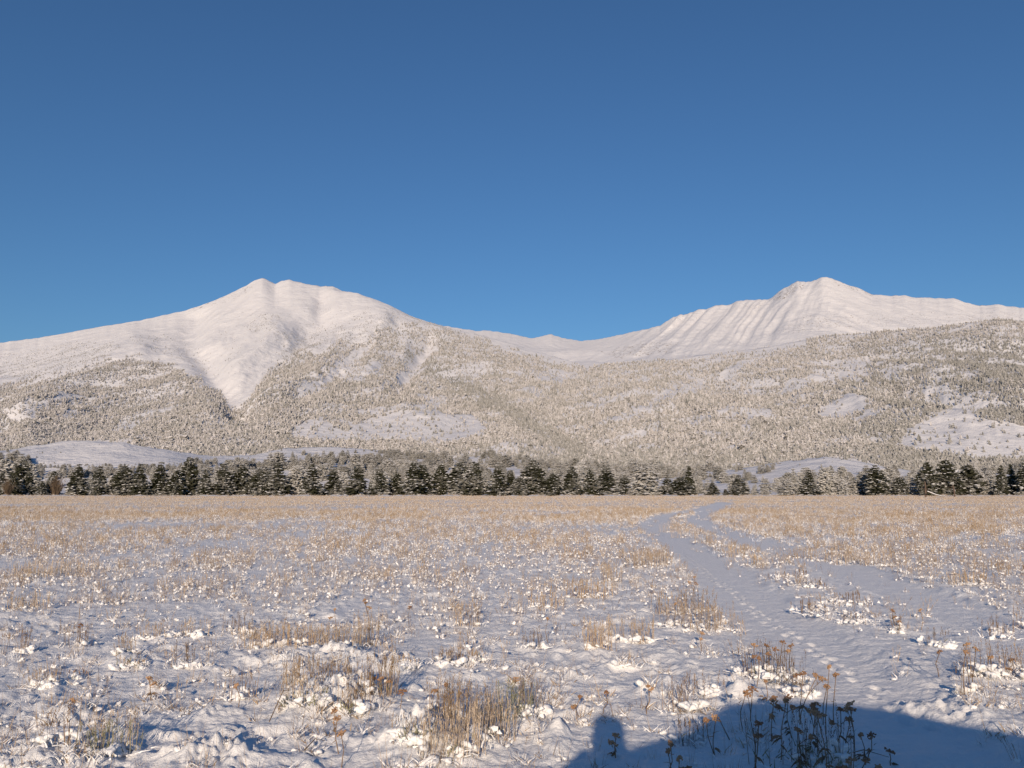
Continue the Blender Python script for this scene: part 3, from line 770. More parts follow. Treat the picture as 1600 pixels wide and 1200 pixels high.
#  x, top row, width, kind, distance
ROW = [(3, 735, 26, 'pine', 212), (26, 741, 26, 'pine', 206), (14, 743, 22, 'bush', 200), (45, 736, 26, 'pine', 210), (66, 751, 20, 'pine', 203), (90, 741, 28, 'bush', 200), (76, 750, 16, 'frosty', 206),
       (124, 724, 36, 'pine', 203), (158, 727, 32, 'pine', 201), (193, 726, 34, 'pine', 203), (222, 723, 32, 'pine', 201), (253, 720, 38, 'pine', 204), (277, 733, 26, 'pine', 200), (298, 712, 32, 'pine', 216), (322, 732, 28, 'pine', 202),
       (351, 722, 38, 'pine', 204), (377, 725, 30, 'pine', 207), (404, 730, 30, 'pine', 202), (437, 720, 42, 'pine', 202), (463, 727, 28, 'round', 206), (489, 723, 38, 'snowy', 201), (522, 728, 36, 'pine', 204), (558, 724, 40, 'pine', 203), (594, 727, 34, 'snowy', 201),
       (618, 736, 22, 'frosty', 206), (646, 721, 42, 'snowy', 202), (662, 724, 36, 'pine', 206), (688, 724, 26, 'frosty', 210), (718, 720, 38, 'pine', 203), (743, 721, 34, 'pine', 204), (778, 722, 38, 'snowy', 202), (799, 733, 26, 'pine', 206),
       (812, 744, 24, 'pine', 201), (835, 717, 38, 'pine', 203), (862, 738, 28, 'pine', 202), (893, 726, 36, 'pine', 203), (922, 733, 26, 'snowy', 203), (949, 726, 46, 'pine', 202), (1008, 728, 42, 'round', 203), (1042, 741, 32, 'snowy', 204),
       (1063, 745, 32, 'pine', 206), (1075, 727, 22, 'pine', 209), (1114, 752, 26, 'pine', 202), (1134, 764, 14, 'pine', 203), (1154, 741, 38, 'pine', 201), (1178, 757, 14, 'frosty', 206), (1196, 763, 16, 'frosty', 205), (985, 765, 14, 'frosty', 203),
       (1226, 748, 26, 'frosty', 206), (1240, 729, 22, 'frosty', 222), (1263, 733, 34, 'snowy', 204), (1290, 729, 26, 'round', 206), (1310, 748, 24, 'round', 205), (1328, 742, 26, 'frosty', 210), (1347, 741, 26, 'round', 212), (1368, 726, 30, 'pine', 203), (1396, 732, 28, 'frosty', 206),
       (1404, 745, 24, 'pine', 204), (1421, 736, 22, 'frosty', 208), (1447, 720, 28, 'pine', 201), (1475, 717, 38, 'pine', 203), (1510, 724, 36, 'pine', 206), (1537, 742, 24, 'frosty', 208), (1562, 725, 26, 'pine', 203), (1580, 723, 24, 'pine', 208), (1600, 716, 36, 'pine', 202), (1630, 722, 36, 'pine', 203)]
ORD = ['first', 'second', 'third', 'fourth', 'fifth', 'sixth', 'seventh', 'eighth', 'ninth', 'tenth', 'eleventh', 'twelfth']
LM = [(-10, 'the left photo edge', None), (298, 'the tallest left-hand pine', None), (646, 'the double-topped pine', None), (835, 'the tall pointed pine', None), (985, 'the gap', None), (1125, 'the track end', None), (1444, 'the left bare trunk', None), (1612, 'the right photo edge', None)]
SPECIAL = {298: 'tallest pine of the left part, its top above its neighbours', 646: 'broad double-topped pine heavy with snow, left of centre in the row', 835: 'tall pointed dark pine near the middle, higher than all beside it', 949: 'wide triangular pine ending the dense row left of the gap', 1154: 'single broad low pine right of the far end of the track',
           1008: 'wide round-topped grey-green conifer right of the gap', 1475: 'tall broad pine between the two bare brown trunks', 1447: 'tall narrow pine right behind the left bare brown trunk', 14: 'brown leafless shrub at the left edge of the photo', 90: 'brown leafless shrub with a flat top between dark pines', 1600: 'tall dark pine cut by the right edge of the photo', 1290: 'round-topped brownish conifer on a bare stem right of the track'}
def row_label(x, top, wd, kind):
    if x in SPECIAL: return SPECIAL[x]
    size = 'tall' if top < 724 else ('small' if top > 740 else 'middling')
    form = 'broad' if wd > 33 else ('narrow' if wd < 25 else 'conical')
    kd = {'pine': 'dark snow-dusted pine', 'snowy': 'pine with thick snow on its boughs', 'round': 'grey-green bushy conifer', 'frosty': 'grey frosted conifer', 'bush': 'bare brown shrub'}[kind]
    best = min(LM, key=lambda l: abs(l[0] - x)); side = x > best[0]
    between = [r for r in ROW if (best[0] < r[0] < x if side else x < r[0] < best[0])]
    k = len(between)
    return '%s %s %s, %s %s of %s' % (size, form, kd, ORD[min(k, 11)], 'right' if side else 'left', best[1])
def handle(x):
    if any(abs(l[0] - x) < 3 and 0 < i < 7 for i, l in enumerate(LM)): return min(LM, key=lambda l: abs(l[0] - x))[1]
    best = min(LM, key=lambda l: abs(l[0] - x)); side = x > best[0]
    k = len([r for r in ROW if (best[0] < r[0] < x if side else x < r[0] < best[0])])
    return 'the %s tree %s of %s' % (ORD[min(k, 11)], 'right' if side else 'left', best[1])
for i, (x, top, wd, kind, dist) in enumerate(ROW):
    if kind == 'frosty' and x < 970: kind = 'pine'
    random.seed(500 + i)
    u, t = ray(x, top); X = float(u) * dist; h = CAM_H + float(t) * dist + 0.15
    z = float(field_z(np.array([X]), np.array([float(dist)]), False)[0]) - 0.1
    ww = wd * dist / F * 1.14
    nat = {'pine': .66, 'snowy': .68, 'round': .70, 'frosty': .60, 'bush': .66}[kind]
    vi = random.randrange({'pine': 10, 'snowy': 4, 'round': 3, 'frosty': 4, 'bush': 2}[kind])
    put_tree(kind, vi, X, dist, z, h, min(1.7, ww / (h * nat)), row_label(x, top, wd, kind), 'trees in the row along the far edge of the field')
# smaller, greyer trees behind the row
random.seed(77); r2 = np.random.default_rng(5)
cnt = 0; SEEN = set()
while cnt < 225:
    x = r2.uniform(-30, 1630); dist = r2.uniform(222, 420)
    if x < 115 or 1190 < x < 1620: pass
    elif r2.uniform() < .35: continue
    toprow = r2.uniform(722, 752) if not x < 110 else r2.uniform(712, 745)
    if 60 < x < 300 or 1180 < x < 1560: toprow = max(toprow, r2.uniform(729, 750))
    if 300 < x < 500: toprow += 8
    if 970 < x < 1200: toprow += 12
    u, t = ray(x, toprow); X = float(u) * dist
    zg = max(float(field_z(np.array([X]), np.array([dist]), False)[0]) if dist < 325 else -1, float(union_z(np.array([X]), np.array([dist]))[0])) - 0.2
    h = CAM_H + float(t) * dist - zg
    if h < 2.0 or h > 12.5: continue
    cnt += 1
    k = 'frosty' if r2.uniform() < (.6 if x < 970 else .7) else ('round' if r2.uniform() < .5 else 'pine')
    vi = int(r2.integers(0, {'pine': 6, 'round': 2, 'frosty': 4}[k]))
    kd = {'frosty': 'grey frosted conifer', 'round': 'rounded grey-green conifer', 'pine': 'darker distant pine'}[k]
    hd = handle(min(ROW, key=lambda r: abs(r[0] - x))[0])
    for adj in ('', 'farther ', 'taller ', 'smaller ', 'pale ', 'half-hidden ', 'thin ', 'loose ', 'ragged ', 'low '):
        lb_ = '%s%s behind %s' % (adj, kd, hd)
        if lb_ not in SEEN: break
    SEEN.add(lb_)
    put_tree(k, vi, X, dist, zg, h, r2.uniform(.85, 1.2), lb_, 'distant trees behind the row')

# bare trunks and a fallen tree at the edge of the field, on the right
def trunk_thing(x, row_b, row_t, lbl, dx=0.0, rad=.22):
    Y = 176.0; u, t = ray(x, row_t); X = float(u) * Y; h = CAM_H + float(t) * Y
    o = empty('dead_trunk', (X, Y, -0.1)); tag(o, lbl, 'tree trunk', 'bare brown trunks at the edge of the field')
    tb = TB(); random.seed(int(x))
    tb.tube([(0, 0, -.2), (dx * .3, 0, h * .35), (dx * .6 + .06, 0, h * .7), (dx, 0, h)], rad, rad * .7, 8)
    link(bpy.data.objects.new('trunk', tb.mesh('trunk', [M_bark])), o)
    for k in range(5):
        b = TB(); z = h * random.uniform(.35, .95); a = random.uniform(-1, 4)
        b.tube([(dx * z / h, 0, z), (dx * z / h + math.cos(a) * .7, math.sin(a) * .4, z + .25), (dx * z / h + math.cos(a) * 1.3, math.sin(a) * .7, z + .1)], .05, .02, 4)
        link(bpy.data.objects.new('branch_stub', b.mesh('branch_stub', [M_bark])), o)
trunk_thing(1445, 778, 752, 'thick bare brown trunk with broken boughs at the field edge, left one of two')
trunk_thing(1491, 776, 757, 'slightly leaning bare brown trunk at the field edge, right one of two', -.35, .17)
def fallen(x1, r1, x2, r2_, lbl):
    Y = 174.0; u1, t1 = ray(x1, r1); u2, t2 = ray(x2, r2_)
    a = Vector((float(u1) * Y, Y, CAM_H + float(t1) * Y)); b = Vector((float(u2) * Y, Y + .8, max(.1, CAM_H + float(t2) * Y)))
    o = empty('fallen_tree', (a.x, Y, 0)); tag(o, lbl, 'log', 'fallen snowy trunks at the field edge')
    m = a.lerp(b, .5) - o.location; m.z -= .12
    tb = TB(); tb.tube([a - o.location, m, b - o.location], .09, .06, 6); link(bpy.data.objects.new('log', tb.mesh('log', [M_bark])), o)
    up = Vector((0, -.04, .085)); s_ = TB(); s_.tube([a - o.location + up, m + up, b - o.location + up], .085, .06, 6)
    link(bpy.data.objects.new('snow_cover', s_.mesh('snow_cover', [M_snow], True)), o)
fallen(1449, 768, 1478, 777, 'snow-topped fallen pole slanting down from the left bare trunk')
fallen(1425, 779, 1446, 776, 'short snow-topped log lying left of the bare brown trunk')

# ------------------------------------------------------------------ dry grass
def tuft_obj(seed, n, hh, spread, mat, snowb=2, wd=.004, ears=False, name='dry_tuft', lean=.25):
    random.seed(seed); t = TB()
    for i in range(n):
        a = random.uniform(0, 6.28); r = spread * random.random() ** .7 * .5
        b = (r * math.cos(a), r * math.sin(a), -.03); h = hh * random.uniform(.5, 1.1)
        l = lean * h * random.uniform(.1, 1.0); a2 = a + random.uniform(-.9, .9)
        tip = (b[0] + l * math.cos(a2), b[1] + l * math.sin(a2), h)
        bend = (l * .7 * math.cos(a2), l * .7 * math.sin(a2), -l * .3)
        t.blade(b, tip, wd, bend, 0, 3 if h > .15 else 2)
        if ears and random.random() < .8:
            tp = Vector(tip) + Vector(bend)
            for q in range(5):
                c = tp - Vector((tip[0] - b[0] + bend[0], tip[1] - b[1] + bend[1], h)) * (.06 * q)
                t.blade(c, c + Vector((random.uniform(-.012, .012), random.uniform(-.012, .012), random.uniform(.012, .03))), wd * 1.6, mi=0, seg=1)
    for i in range(snowb):
        a = random.uniform(0, 6.28); r = spread * .5 * random.random(); s = random.uniform(.010, .026)
        t.blob((r * math.cos(a), r * math.sin(a), random.uniform(.0, .45 * hh)), s * 1.2, s, s * .9, .3, 1)
    return bpy.data.objects.new(name, t.mesh(name, [mat, M_snow]))
grass_near = coll('grass_near', [tuft_obj(1, 12, .20, .14, M_straw, 2), tuft_obj(2, 9, .26, .10, M_stalk, 2, ears=True), tuft_obj(3, 16, .16, .20, M_straw, 3), tuft_obj(4, 7, .30, .10, M_stalk, 1, ears=True),
                                 tuft_obj(5, 5, .22, .25, M_stem, 1), tuft_obj(6, 14, .13, .16, M_stalk, 4), tuft_obj(7, 4, .30, .16, M_stem, 0, ears=True, lean=.5), tuft_obj(8, 10, .12, .22, M_stem, 0, .003, lean=.8), tuft_obj(9, 22, .10, .18, M_snow, 1, .006, lean=.7)])
grass_mid = coll('grass_mid', [tuft_obj(31, 12, .24, .20, M_straw, 1, .008), tuft_obj(32, 10, .28, .16, M_stalk, 1, .007, ears=True), tuft_obj(33, 14, .18, .26, M_straw, 2, .008), tuft_obj(34, 9, .22, .2, M_stalk, 1, .007), tuft_obj(35, 16, .14, .24, M_snow, 1, .010, lean=.7)])
grass_far = coll('grass_far', [tuft_obj(21, 16, .30, .45, M_straw, 5, .016), tuft_obj(22, 14, .36, .40, M_stalk, 4, .014, ears=False), tuft_obj(23, 18, .24, .55, M_straw, 6, .016), tuft_obj(24, 14, .40, .35, M_straw, 3, .014)])
def grass():
    for nm, n, ya, yb, cl, nv, lbl in (('dry_grass', 24000, 3.5, 24, grass_near, 9, 'dry straw-coloured grass poking through the snow of the near field'), ('mid_grass', 69000, 13, 72, grass_mid, 5, 'thin dry grass standing in the snow of the middle field')):
        um = 1.02 if nm == 'dry_grass' else .80
        Y = np.sqrt(rng.uniform(ya ** 2, yb ** 2, n)); u = rng.uniform(-um, um, n); X = u * Y
        g = grassiness(X, Y); rm = rut_mask(X, Y)
        if nm == 'dry_grass': wgt = (.55 + .45 * sstep(6, 14, Y)) * (1 - .8 * sstep(15, 24, Y))
        else: wgt = sstep(12, 22, Y) * (1 - .7 * sstep(40, 72, Y))
        k = rng.uniform(0, 1, n) < (np.clip(g + .04, 0, 1) ** 1.4) * (1 - .985 * rm) * wgt * (.25 + .75 * clear_zone(X, Y))
        X, Y, g = X[k], Y[k], g[k]; Z = field_z(X, Y, False)
        sc_ = rng.uniform(.5, 1.2, len(X)) * (.65 + .4 * g) * (1 if nm == 'dry_grass' else .85)
        p = np.stack([X, Y, Z - .01], 1); r = np.stack([rng.normal(0, .12, len(X)), rng.normal(0, .12, len(X)), rng.uniform(0, 6.28, len(X))], 1)
        print(nm, len(X))
        scatter(nm, p, r, np.stack([sc_, sc_, sc_], 1), cl, nv, label=lbl, cat='grass')
    n = 85000
    Y = np.sqrt(rng.uniform(27 ** 2, 230 ** 2, n)); u = rng.uniform(-.76, .76, n); X = u * Y
    g = grassiness(X, Y); rm = rut_mask(X, Y)
    k = rng.uniform(0, 1, n) < (.08 + np.clip(g, 0, 1) ** 1.2) * (1 - .99 * rm) * sstep(30, 62, Y)
    X, Y, g = X[k], Y[k], g[k]; Z = field_z(X, Y, False)
    s = rng.uniform(.5, 1.15, len(X)) * (.55 + .3 * g)
    p = np.stack([X, Y, Z - .02], 1); r = np.stack([rng.normal(0, .08, len(X)), rng.normal(0, .08, len(X)), rng.uniform(0, 6.28, len(X))], 1)
    print('far grass', len(X))
    scatter('distant_dry_grass', p, r, np.stack([s, s, s], 1), grass_far, 4, label='tan dry grass covering the far part of the field', cat='grass')
grass()
# little clods of snow caught on low growth
def clod(seed):
    random.seed(seed); t = TB(); W = random.uniform(.05, .10)
    for i in range(random.choice((1, 2, 2, 3, 4))):
        q = random.uniform(.010, .030)
        t.blob((random.uniform(-W, W), random.uniform(-W, W), random.uniform(-.012, .03)), q * random.uniform(1, 1.9), q * random.uniform(1, 1.5), q * random.uniform(.6, 1.0), .30, 0, 2)
    for i in range(26):      # blades coated with snow
        a = random.uniform(0, 6.28); r = random.uniform(0, W); b = Vector((r * math.cos(a), r * math.sin(a), -.02)); l = random.uniform(.02, .09)
        a2 = random.uniform(0, 6.28)
        t.blade(b, b + Vector((math.cos(a2) * l * .6, math.sin(a2) * l * .6, .02 + l)), random.uniform(.006, .014), (math.cos(a2) * l * .4, math.sin(a2) * l * .4, -l * .25), 0 if random.random() < .72 else 1, 2)
    for i in range(7):
        a = random.uniform(0, 6.28); t.blade((.04 * math.cos(a), .04 * math.sin(a), -.02), (.09 * math.cos(a), .09 * math.sin(a), random.uniform(.06, .22)), .0035, mi=1)
    return bpy.data.objects.new('snow_clod', t.mesh('snow_clod', [M_snow, M_stalk], True))
clods = coll('clods', [clod(i) for i in range(8)])
def clod_field():
    n = 19000
    Y = 3.5 + (60 - 3.5) * rng.uniform(0, 1, n) ** 1.6; u = rng.uniform(-.92, .92, n); X = u * Y
    g = np.clip(.35 + .8 * fbm(X * .8 + 4, Y * .7, 2), 0, 1); rm = rut_mask(X, Y)
    k = rng.uniform(0, 1, n) < g * (1 - .99 * rm) * .8 * clear_zone(X, Y) * (1 - .6 * sstep(11, 28, Y))
    X, Y = X[k], Y[k]; Z = field_z(X, Y); s = rng.uniform(.35, 1.15, len(X))
    p = np.stack([X, Y, Z - .012], 1); r = np.stack([0 * X, 0 * X, rng.uniform(0, 6.28, len(X))], 1)
    scatter('snow_clods', p, r, np.stack([s, s, s * .9], 1), clods, 8, label='small clods of snow caught on low dry growth', cat='snow')
clod_field()

# ------------------------------------------------------------------ individual weeds in the foreground
def gz(X, Y): return float(field_z(np.array([X]), np.array([Y]))[0])
def yarrow(hx, hr, bx, br, heads=1, label=None, leaves=0, group='dried flower stalks in the foreground', size=1.0):
    X, Y = map(float, ground_pt(bx, br)); z = gz(X, Y)
    u, t = ray(hx, hr); T = Vector((float(u) * Y - X, 0.0, CAM_H + float(t) * Y - z))
    if T.z < .06: T.z = .06
    o = empty('dried_flower', (X, Y, z)); tag(o, label, 'dried flower', group)
    T.y = random.uniform(-.03, .03)
    mid = T * .5 + Vector((random.uniform(-.02, .02) * 1.5, random.uniform(-.02, .02), 0))
    st = TB(); st.tube([(0, 0, -.04), mid * .5 + Vector((random.uniform(-.01, .01), 0, 0)), mid, T], .0042 * size, .0026 * size, 4)
    tops = [T]
    for k in range(heads - 1):
        f = random.uniform(.5, .8); b = mid.lerp(T, f * 1.2 - .5) if f > .5 else mid
        tp = T + Vector((random.uniform(-.07, .07), random.uniform(-.04, .04), random.uniform(-.10, -.015)))
        st.tube([b, b.lerp(tp, .55) + Vector((0, 0, .01)), tp], .003 * size, .002 * size, 3); tops.append(tp)
    for k in range(random.choice((0, 2, 4))):
        b = mid * random.uniform(.3, 1.5); a = random.uniform(0, 6.28); l = random.uniform(.02, .06)
        st.blade(b, b + Vector((math.cos(a) * l, math.sin(a) * l, random.uniform(-.01, .04))), .005, (0, 0, -.015), 0, 2)
    link(bpy.data.objects.new('stem', st.mesh('stem', [M_stem])), o)
    for tp in tops:
        hb = TB(); w0 = random.uniform(.012, .031) * size; tlx, tly = random.uniform(-.5, .5), random.uniform(-.5, .5)
        for k in range(15):
            a = 2.4 * k; r = w0 * math.sqrt(k / 15.0)
            c = tp + Vector((r * math.cos(a), r * math.sin(a), random.uniform(.002, .022) - r * .25 + r * (tlx * math.cos(a) + tly * math.sin(a))))
            hb.blob(c, .0075 * size, .0075 * size, .007 * size, .35)
            if k % 3 == 0: hb.blade(tp - Vector((0, 0, .02)), c, .003)
        if random.random() < .35 and label is None: hb.blob(tp + Vector((0, 0, .022)), w0 * .8, w0 * .7, .012, .2, 1)
        link(bpy.data.objects.new('flower_head', hb.mesh('flower_head', [M_yar, M_snow])), o)
    for k in range(leaves):
        lf = TB(); f = random.uniform(.1, .75); b = mid * (f * 1.2); a = random.uniform(0, 6.28); l = random.uniform(.03, .06)
        for q in range(4):
            d = Vector((math.cos(a + random.uniform(-.4, .4)), math.sin(a), random.uniform(-.7, .3))) * l
            lf.blade(b + d * (.15 * q), b + d * (.15 * q + .8) , .013, (0, 0, -.02))
        link(bpy.data.objects.new('leaf', lf.mesh('leaf', [M_stem])), o)
    return o
random.seed(99)
ANCH = [(500, 1050, 'the long snowy hummock'), (740, 1120, 'the tall stiff grass clump'), (650, 1170, 'the round snow cushion'), (1270, 1150, 'the shadowed flower stalks'), (1080, 970, 'the rusty patch on the track bank'), (1020, 830, 'the bend in the track'), (1402, 990, 'the snowy stump between the tracks'),
        (1560, 1050, 'the snowy hummock on the right'), (235, 1000, 'the round snowy clump on the left'), (180, 1180, 'the bottom left straw tuft'), (90, 895, 'the broad distant grass patch'), (235, 1090, 'the brown bent weed'), (572, 960, 'the tall rusty flower stalk'), (940, 1000, 'the tall brown stalk pair'), (945, 1130, 'the narrow block of shadow'), (1300, 880, 'the brown weeds along the right bank'),
        (1200, 1055, 'the snowy clump by the wheel track'), (1320, 945, 'the low weeds between the tracks')]
USED = set()
def near_label(px, row, what):
    a = min(ANCH, key=lambda q: math.hypot(q[0] - px, 1.6 * (q[1] - row)))
    dx, dy = px - a[0], 1.6 * (row - a[1])
    d = ('right of' if dx > 0 else 'left of') if abs(dx) > abs(dy) else ('in front of' if dy > 0 else 'behind')
    for pre in ('', 'thinner ', 'lower ', 'outermost ', 'second ', 'third ', 'fourth ', 'fifth ', 'sixth '):
        l = '%s%s %s %s' % (pre, what, d, a[2])
        if l not in USED: break
    USED.add(l); return l
YAR = [(1103, 1127, 1118, 1180, 1, 0, 'dark flower stalk bending over in the shadow, leftmost there'), (1119, 1124, 1118, 1182, 1, 1, 'straight thin dark flower stalk in the shadow beside the bent one'), (1185, 1132, 1180, 1215, 2, 4, 'dark flower stalk in the shadow right of the shadow edge slope'),
       (1247, 1143, 1250, 1205, 2, 9, 'bushy leafy dark weed at the bottom of the shadowed clump'), (1208, 1098, 1206, 1160, 2, 2, 'dark two-headed stalk at the left of the shadowed clump'), (1233, 1092, 1238, 1152, 3, 3, 'large orange flower head just above the shadow edge'),
       (1226, 1095, 1219, 1190, 2, 3, None), (1273, 1110, 1267, 1178, 3, 5, 'thick dark cluster of heads in the middle of the shadowed clump'), (1276, 1105, 1292, 1215, 2, 6, None), (1313, 1110, 1302, 1160, 3, 3, 'dark drooping stalk with clustered heads in the shadow'), (1325, 1101, 1335, 1174, 2, 1, 'tall dark stalk with two small heads near the right of the clump'), (1334, 1112, 1318, 1160, 1, 1, None),
       (1344, 1150, 1348, 1174, 1, 2, 'short dark stalk right of the shadowed clump'), (1361, 1151, 1352, 1172, 0, 2, None), (1387, 1173, 1392, 1180, 1, 2, 'dark low seed head at the right end of a fallen stem'), (1350, 1188, 1335, 1230, 2, 4, None), (1330, 1190, 1310, 1240, 3, 4, None),
       (1174, 1076, 1182, 1168, 2, 1, 'orange flower head above two long stems crossing the shadow edge'), (1167, 1085, 1162, 1140, 1, 0, None), (1253, 1053, 1250, 1122, 2, 1, 'pale orange flower head lit above the shadow'), (1275, 1057, 1248, 1128, 2, 1, 'pale orange flower head on a stem leaning right'), (1298, 1046, 1290, 1135, 1, 0, 'yellow flower head highest of the clump at the shadow edge'),
       (1308, 1057, 1302, 1118, 1, 0, 'yellow flower head just right of the highest one'), (1198, 1067, 1196, 1100, 1, 1, None), (1209, 1092, 1200, 1130, 1, 2, None), (1290, 1073, 1285, 1120, 1, 0, None), (1222, 1004, 1214, 1050, 2, 0, 'tall thin rusty stalk left of the track'), (1180, 1010, 1176, 1062, 2, 0, None), (1211, 1015, 1213, 1062, 2, 0, None), (1197, 1010, 1196, 1050, 1, 0, None), (1236, 1010, 1234, 1050, 1, 0, None), (1186, 1030, 1180, 1075, 1, 0, None),
       (1047, 1163, 1045, 1215, 1, 0, 'fluffy pale orange head at the bottom edge of the photo'), (1043, 1174, 1040, 1225, 1, 1, 'lower orange head just below the fluffy one'), (962, 1150, 962, 1185, 2, 4, 'small frosted stalk in the gap of the shadow'), (995, 1142, 998, 1160, 1, 0, None), (1063, 1190, 1062, 1225, 3, 5, None), (940, 1180, 936, 1215, 2, 3, None),
       (1013, 1075, 1010, 1118, 2, 0, 'rusty flower head left of the snowy knob before the shadow'), (1002, 1088, 1008, 1110, 1, 0, None), (947, 1082, 941, 1118, 1, 0, None), (900, 1073, 902, 1096, 1, 0, None), (906, 1090, 905, 1125, 2, 0, None), (1030, 1018, 1022, 1052, 1, 0, None), (1098, 991, 1096, 1020, 2, 0, 'orange head at the left bank of the track'), (1148, 997, 1150, 1025, 1, 0, None), (1085, 903, 1084, 960, 3, 0, 'tall rusty weed clump at the left bank of the track'), (1030, 945, 1028, 985, 2, 0, None), (1056, 945, 1054, 975, 1, 0, None), (978, 968, 980, 1000, 1, 0, None),
       (856, 968, 857, 1005, 1, 0, None), (806, 1063, 806, 1095, 1, 0, 'single orange head left of a grass clump, right of centre'), (570, 938, 576, 1000, 3, 0, 'tall rusty flower stalk standing highest in the left foreground'), (533, 937, 536, 972, 1, 0, None), (524, 953, 526, 985, 2, 0, None), (602, 940, 600, 975, 1, 0, None), (640, 950, 640, 980, 1, 0, None),
       (523, 1111, 529, 1150, 1, 1, 'small rust-red head in front of the snow hollow, left of centre'), (526, 1126, 531, 1180, 1, 0, None), (582, 1118, 590, 1160, 1, 0, None), (534, 1148, 533, 1200, 1, 0, None), (595, 1062, 592, 1105, 2, 0, 'orange-brown flat head above the stiff grass clump'), (584, 1066, 580, 1100, 1, 0, None), (628, 1084, 622, 1140, 1, 0, 'flat brown head left of the tall grass clump'), (679, 1080, 680, 1120, 1, 0, None), (697, 1073, 700, 1125, 1, 0, 'orange head at the top of the tall stiff grass clump'), (718, 1086, 716, 1110, 1, 0, None),
       (370, 1072, 372, 1110, 1, 0, 'brown seed head on a snowy stalk in the left foreground'), (232, 1062, 234, 1100, 2, 2, 'brown bent weed with snow on its head casting a long shadow'), (247, 1068, 244, 1100, 1, 1, None), (116, 1098, 112, 1130, 1, 0, None), (143, 974, 142, 1000, 1, 0, None), (126, 978, 124, 1010, 1, 0, None),
       (1510, 1008, 1508, 1095, 2, 0, 'thin rusty stalk on the right, beyond the track'), (1548, 1028, 1546, 1060, 1, 0, 'orange head beside a snowy hummock on the right'), (1580, 1032, 1578, 1060, 2, 0, None), (1470, 1020, 1468, 1060, 1, 0, None), (1395, 955, 1398, 985, 2, 0, 'brown weed on the strip between the wheel tracks'), (1404, 972, 1403, 992, 1, 0, None), (1440, 955, 1438, 985, 1, 0, None), (1526, 1015, 1520, 1075, 1, 0, None)]
for qi, (hx, hr, bx, br, nh, lv, lb) in enumerate(YAR):
    if lb is None and bx < 1160 and qi % 2: continue
    if lb is None:
        lb = near_label(bx, br, 'dark dried flower stalk' if (br > 1140 and bx > 1150) else ('branched rusty flower stalk' if nh > 1 else 'single thin rusty flower stalk'))
    yarrow(hx, hr, bx, br, max(nh, 1), lb, lv)

def clump(px, row, h, spread, n, mat, label, snow=6, ears=True, name='grass_clump', seed=0, sbig=.05, group='larger weed clumps in the foreground', wd=.0045, cat='grass clump', sage=0):
    X, Y = map(float, ground_pt(px, row)); z = gz(X, Y); random.seed(3000 + seed)
    o = empty(name, (X, Y, z)); tag(o, label, cat, group)
    b = TB()
    for i in range(n):
        a = random.uniform(0, 6.28); r = spread * .5 * random.random() ** .6; hh = h * random.uniform(.45, 1.08); l = .16 * hh
        p0 = (r * math.cos(a) * 1.3, r * math.sin(a) * .8, -.03); p1 = (p0[0] + random.uniform(-l, l), p0[1] + random.uniform(-l, l), hh)
        b.blade(p0, p1, wd * random.uniform(.7, 1.4), (random.uniform(-.02, .02), 0, 0), 0, 3)
        if ears and random.random() < .75:
            for q in range(7):
                c = Vector(p0).lerp(Vector(p1), 1 - .045 * q)
                b.blade(c, c + Vector((random.uniform(-.010, .010), random.uniform(-.010, .010), random.uniform(.008, .022))), wd * 1.3, seg=1)
    link(bpy.data.objects.new('stalks', b.mesh('stalks', [mat])), o)
    if sage:
        g = TB()
        for i in range(sage):
            a = random.uniform(0, 6.28); r = spread * .5 * random.random() ** .5; p0 = Vector((r * math.cos(a), r * math.sin(a) - .02, random.uniform(0, .05)))
            g.blade(p0, p0 + Vector((random.uniform(-.04, .04), random.uniform(-.05, .01), random.uniform(.02, .08))), .009, (0, 0, -.01))
        link(bpy.data.objects.new('leaves', g.mesh('leaves', [M_sage])), o)
    if snow:
        s_ = TB()
        for i in range(snow):
            a = random.uniform(0, 6.28); r = spread * .5 * random.random() ** .6; q = sbig * random.uniform(.25, .72)
            s_.blob((r * math.cos(a) * 1.3, r * math.sin(a), q * .3 + random.uniform(0, .25) * h * (1 if q < sbig * .6 else .3)), q * 1.25, q * 1.05, q * .8, .30, 0, 3 if q > .03 else 2)
        for i in range(snow * 7):
            a = random.uniform(0, 6.28); r = spread * .55 * random.random() ** .6; p0 = Vector((r * math.cos(a) * 1.3, r * math.sin(a), random.uniform(-.02, .02))); l = random.uniform(.02, .10)
            d_ = Vector((random.uniform(-1, 1), random.uniform(-1, 1), random.uniform(.4, 1.6))).normalized() * l
            s_.blade(p0, p0 + d_, random.uniform(.006, .015), (d_.x * .5, d_.y * .5, -l * .3), 0, 2)
        tag(link(bpy.data.objects.new('snow_cap', s_.mesh('snow_cap', [M_snow], True)), o), kind='stuff')
    return o
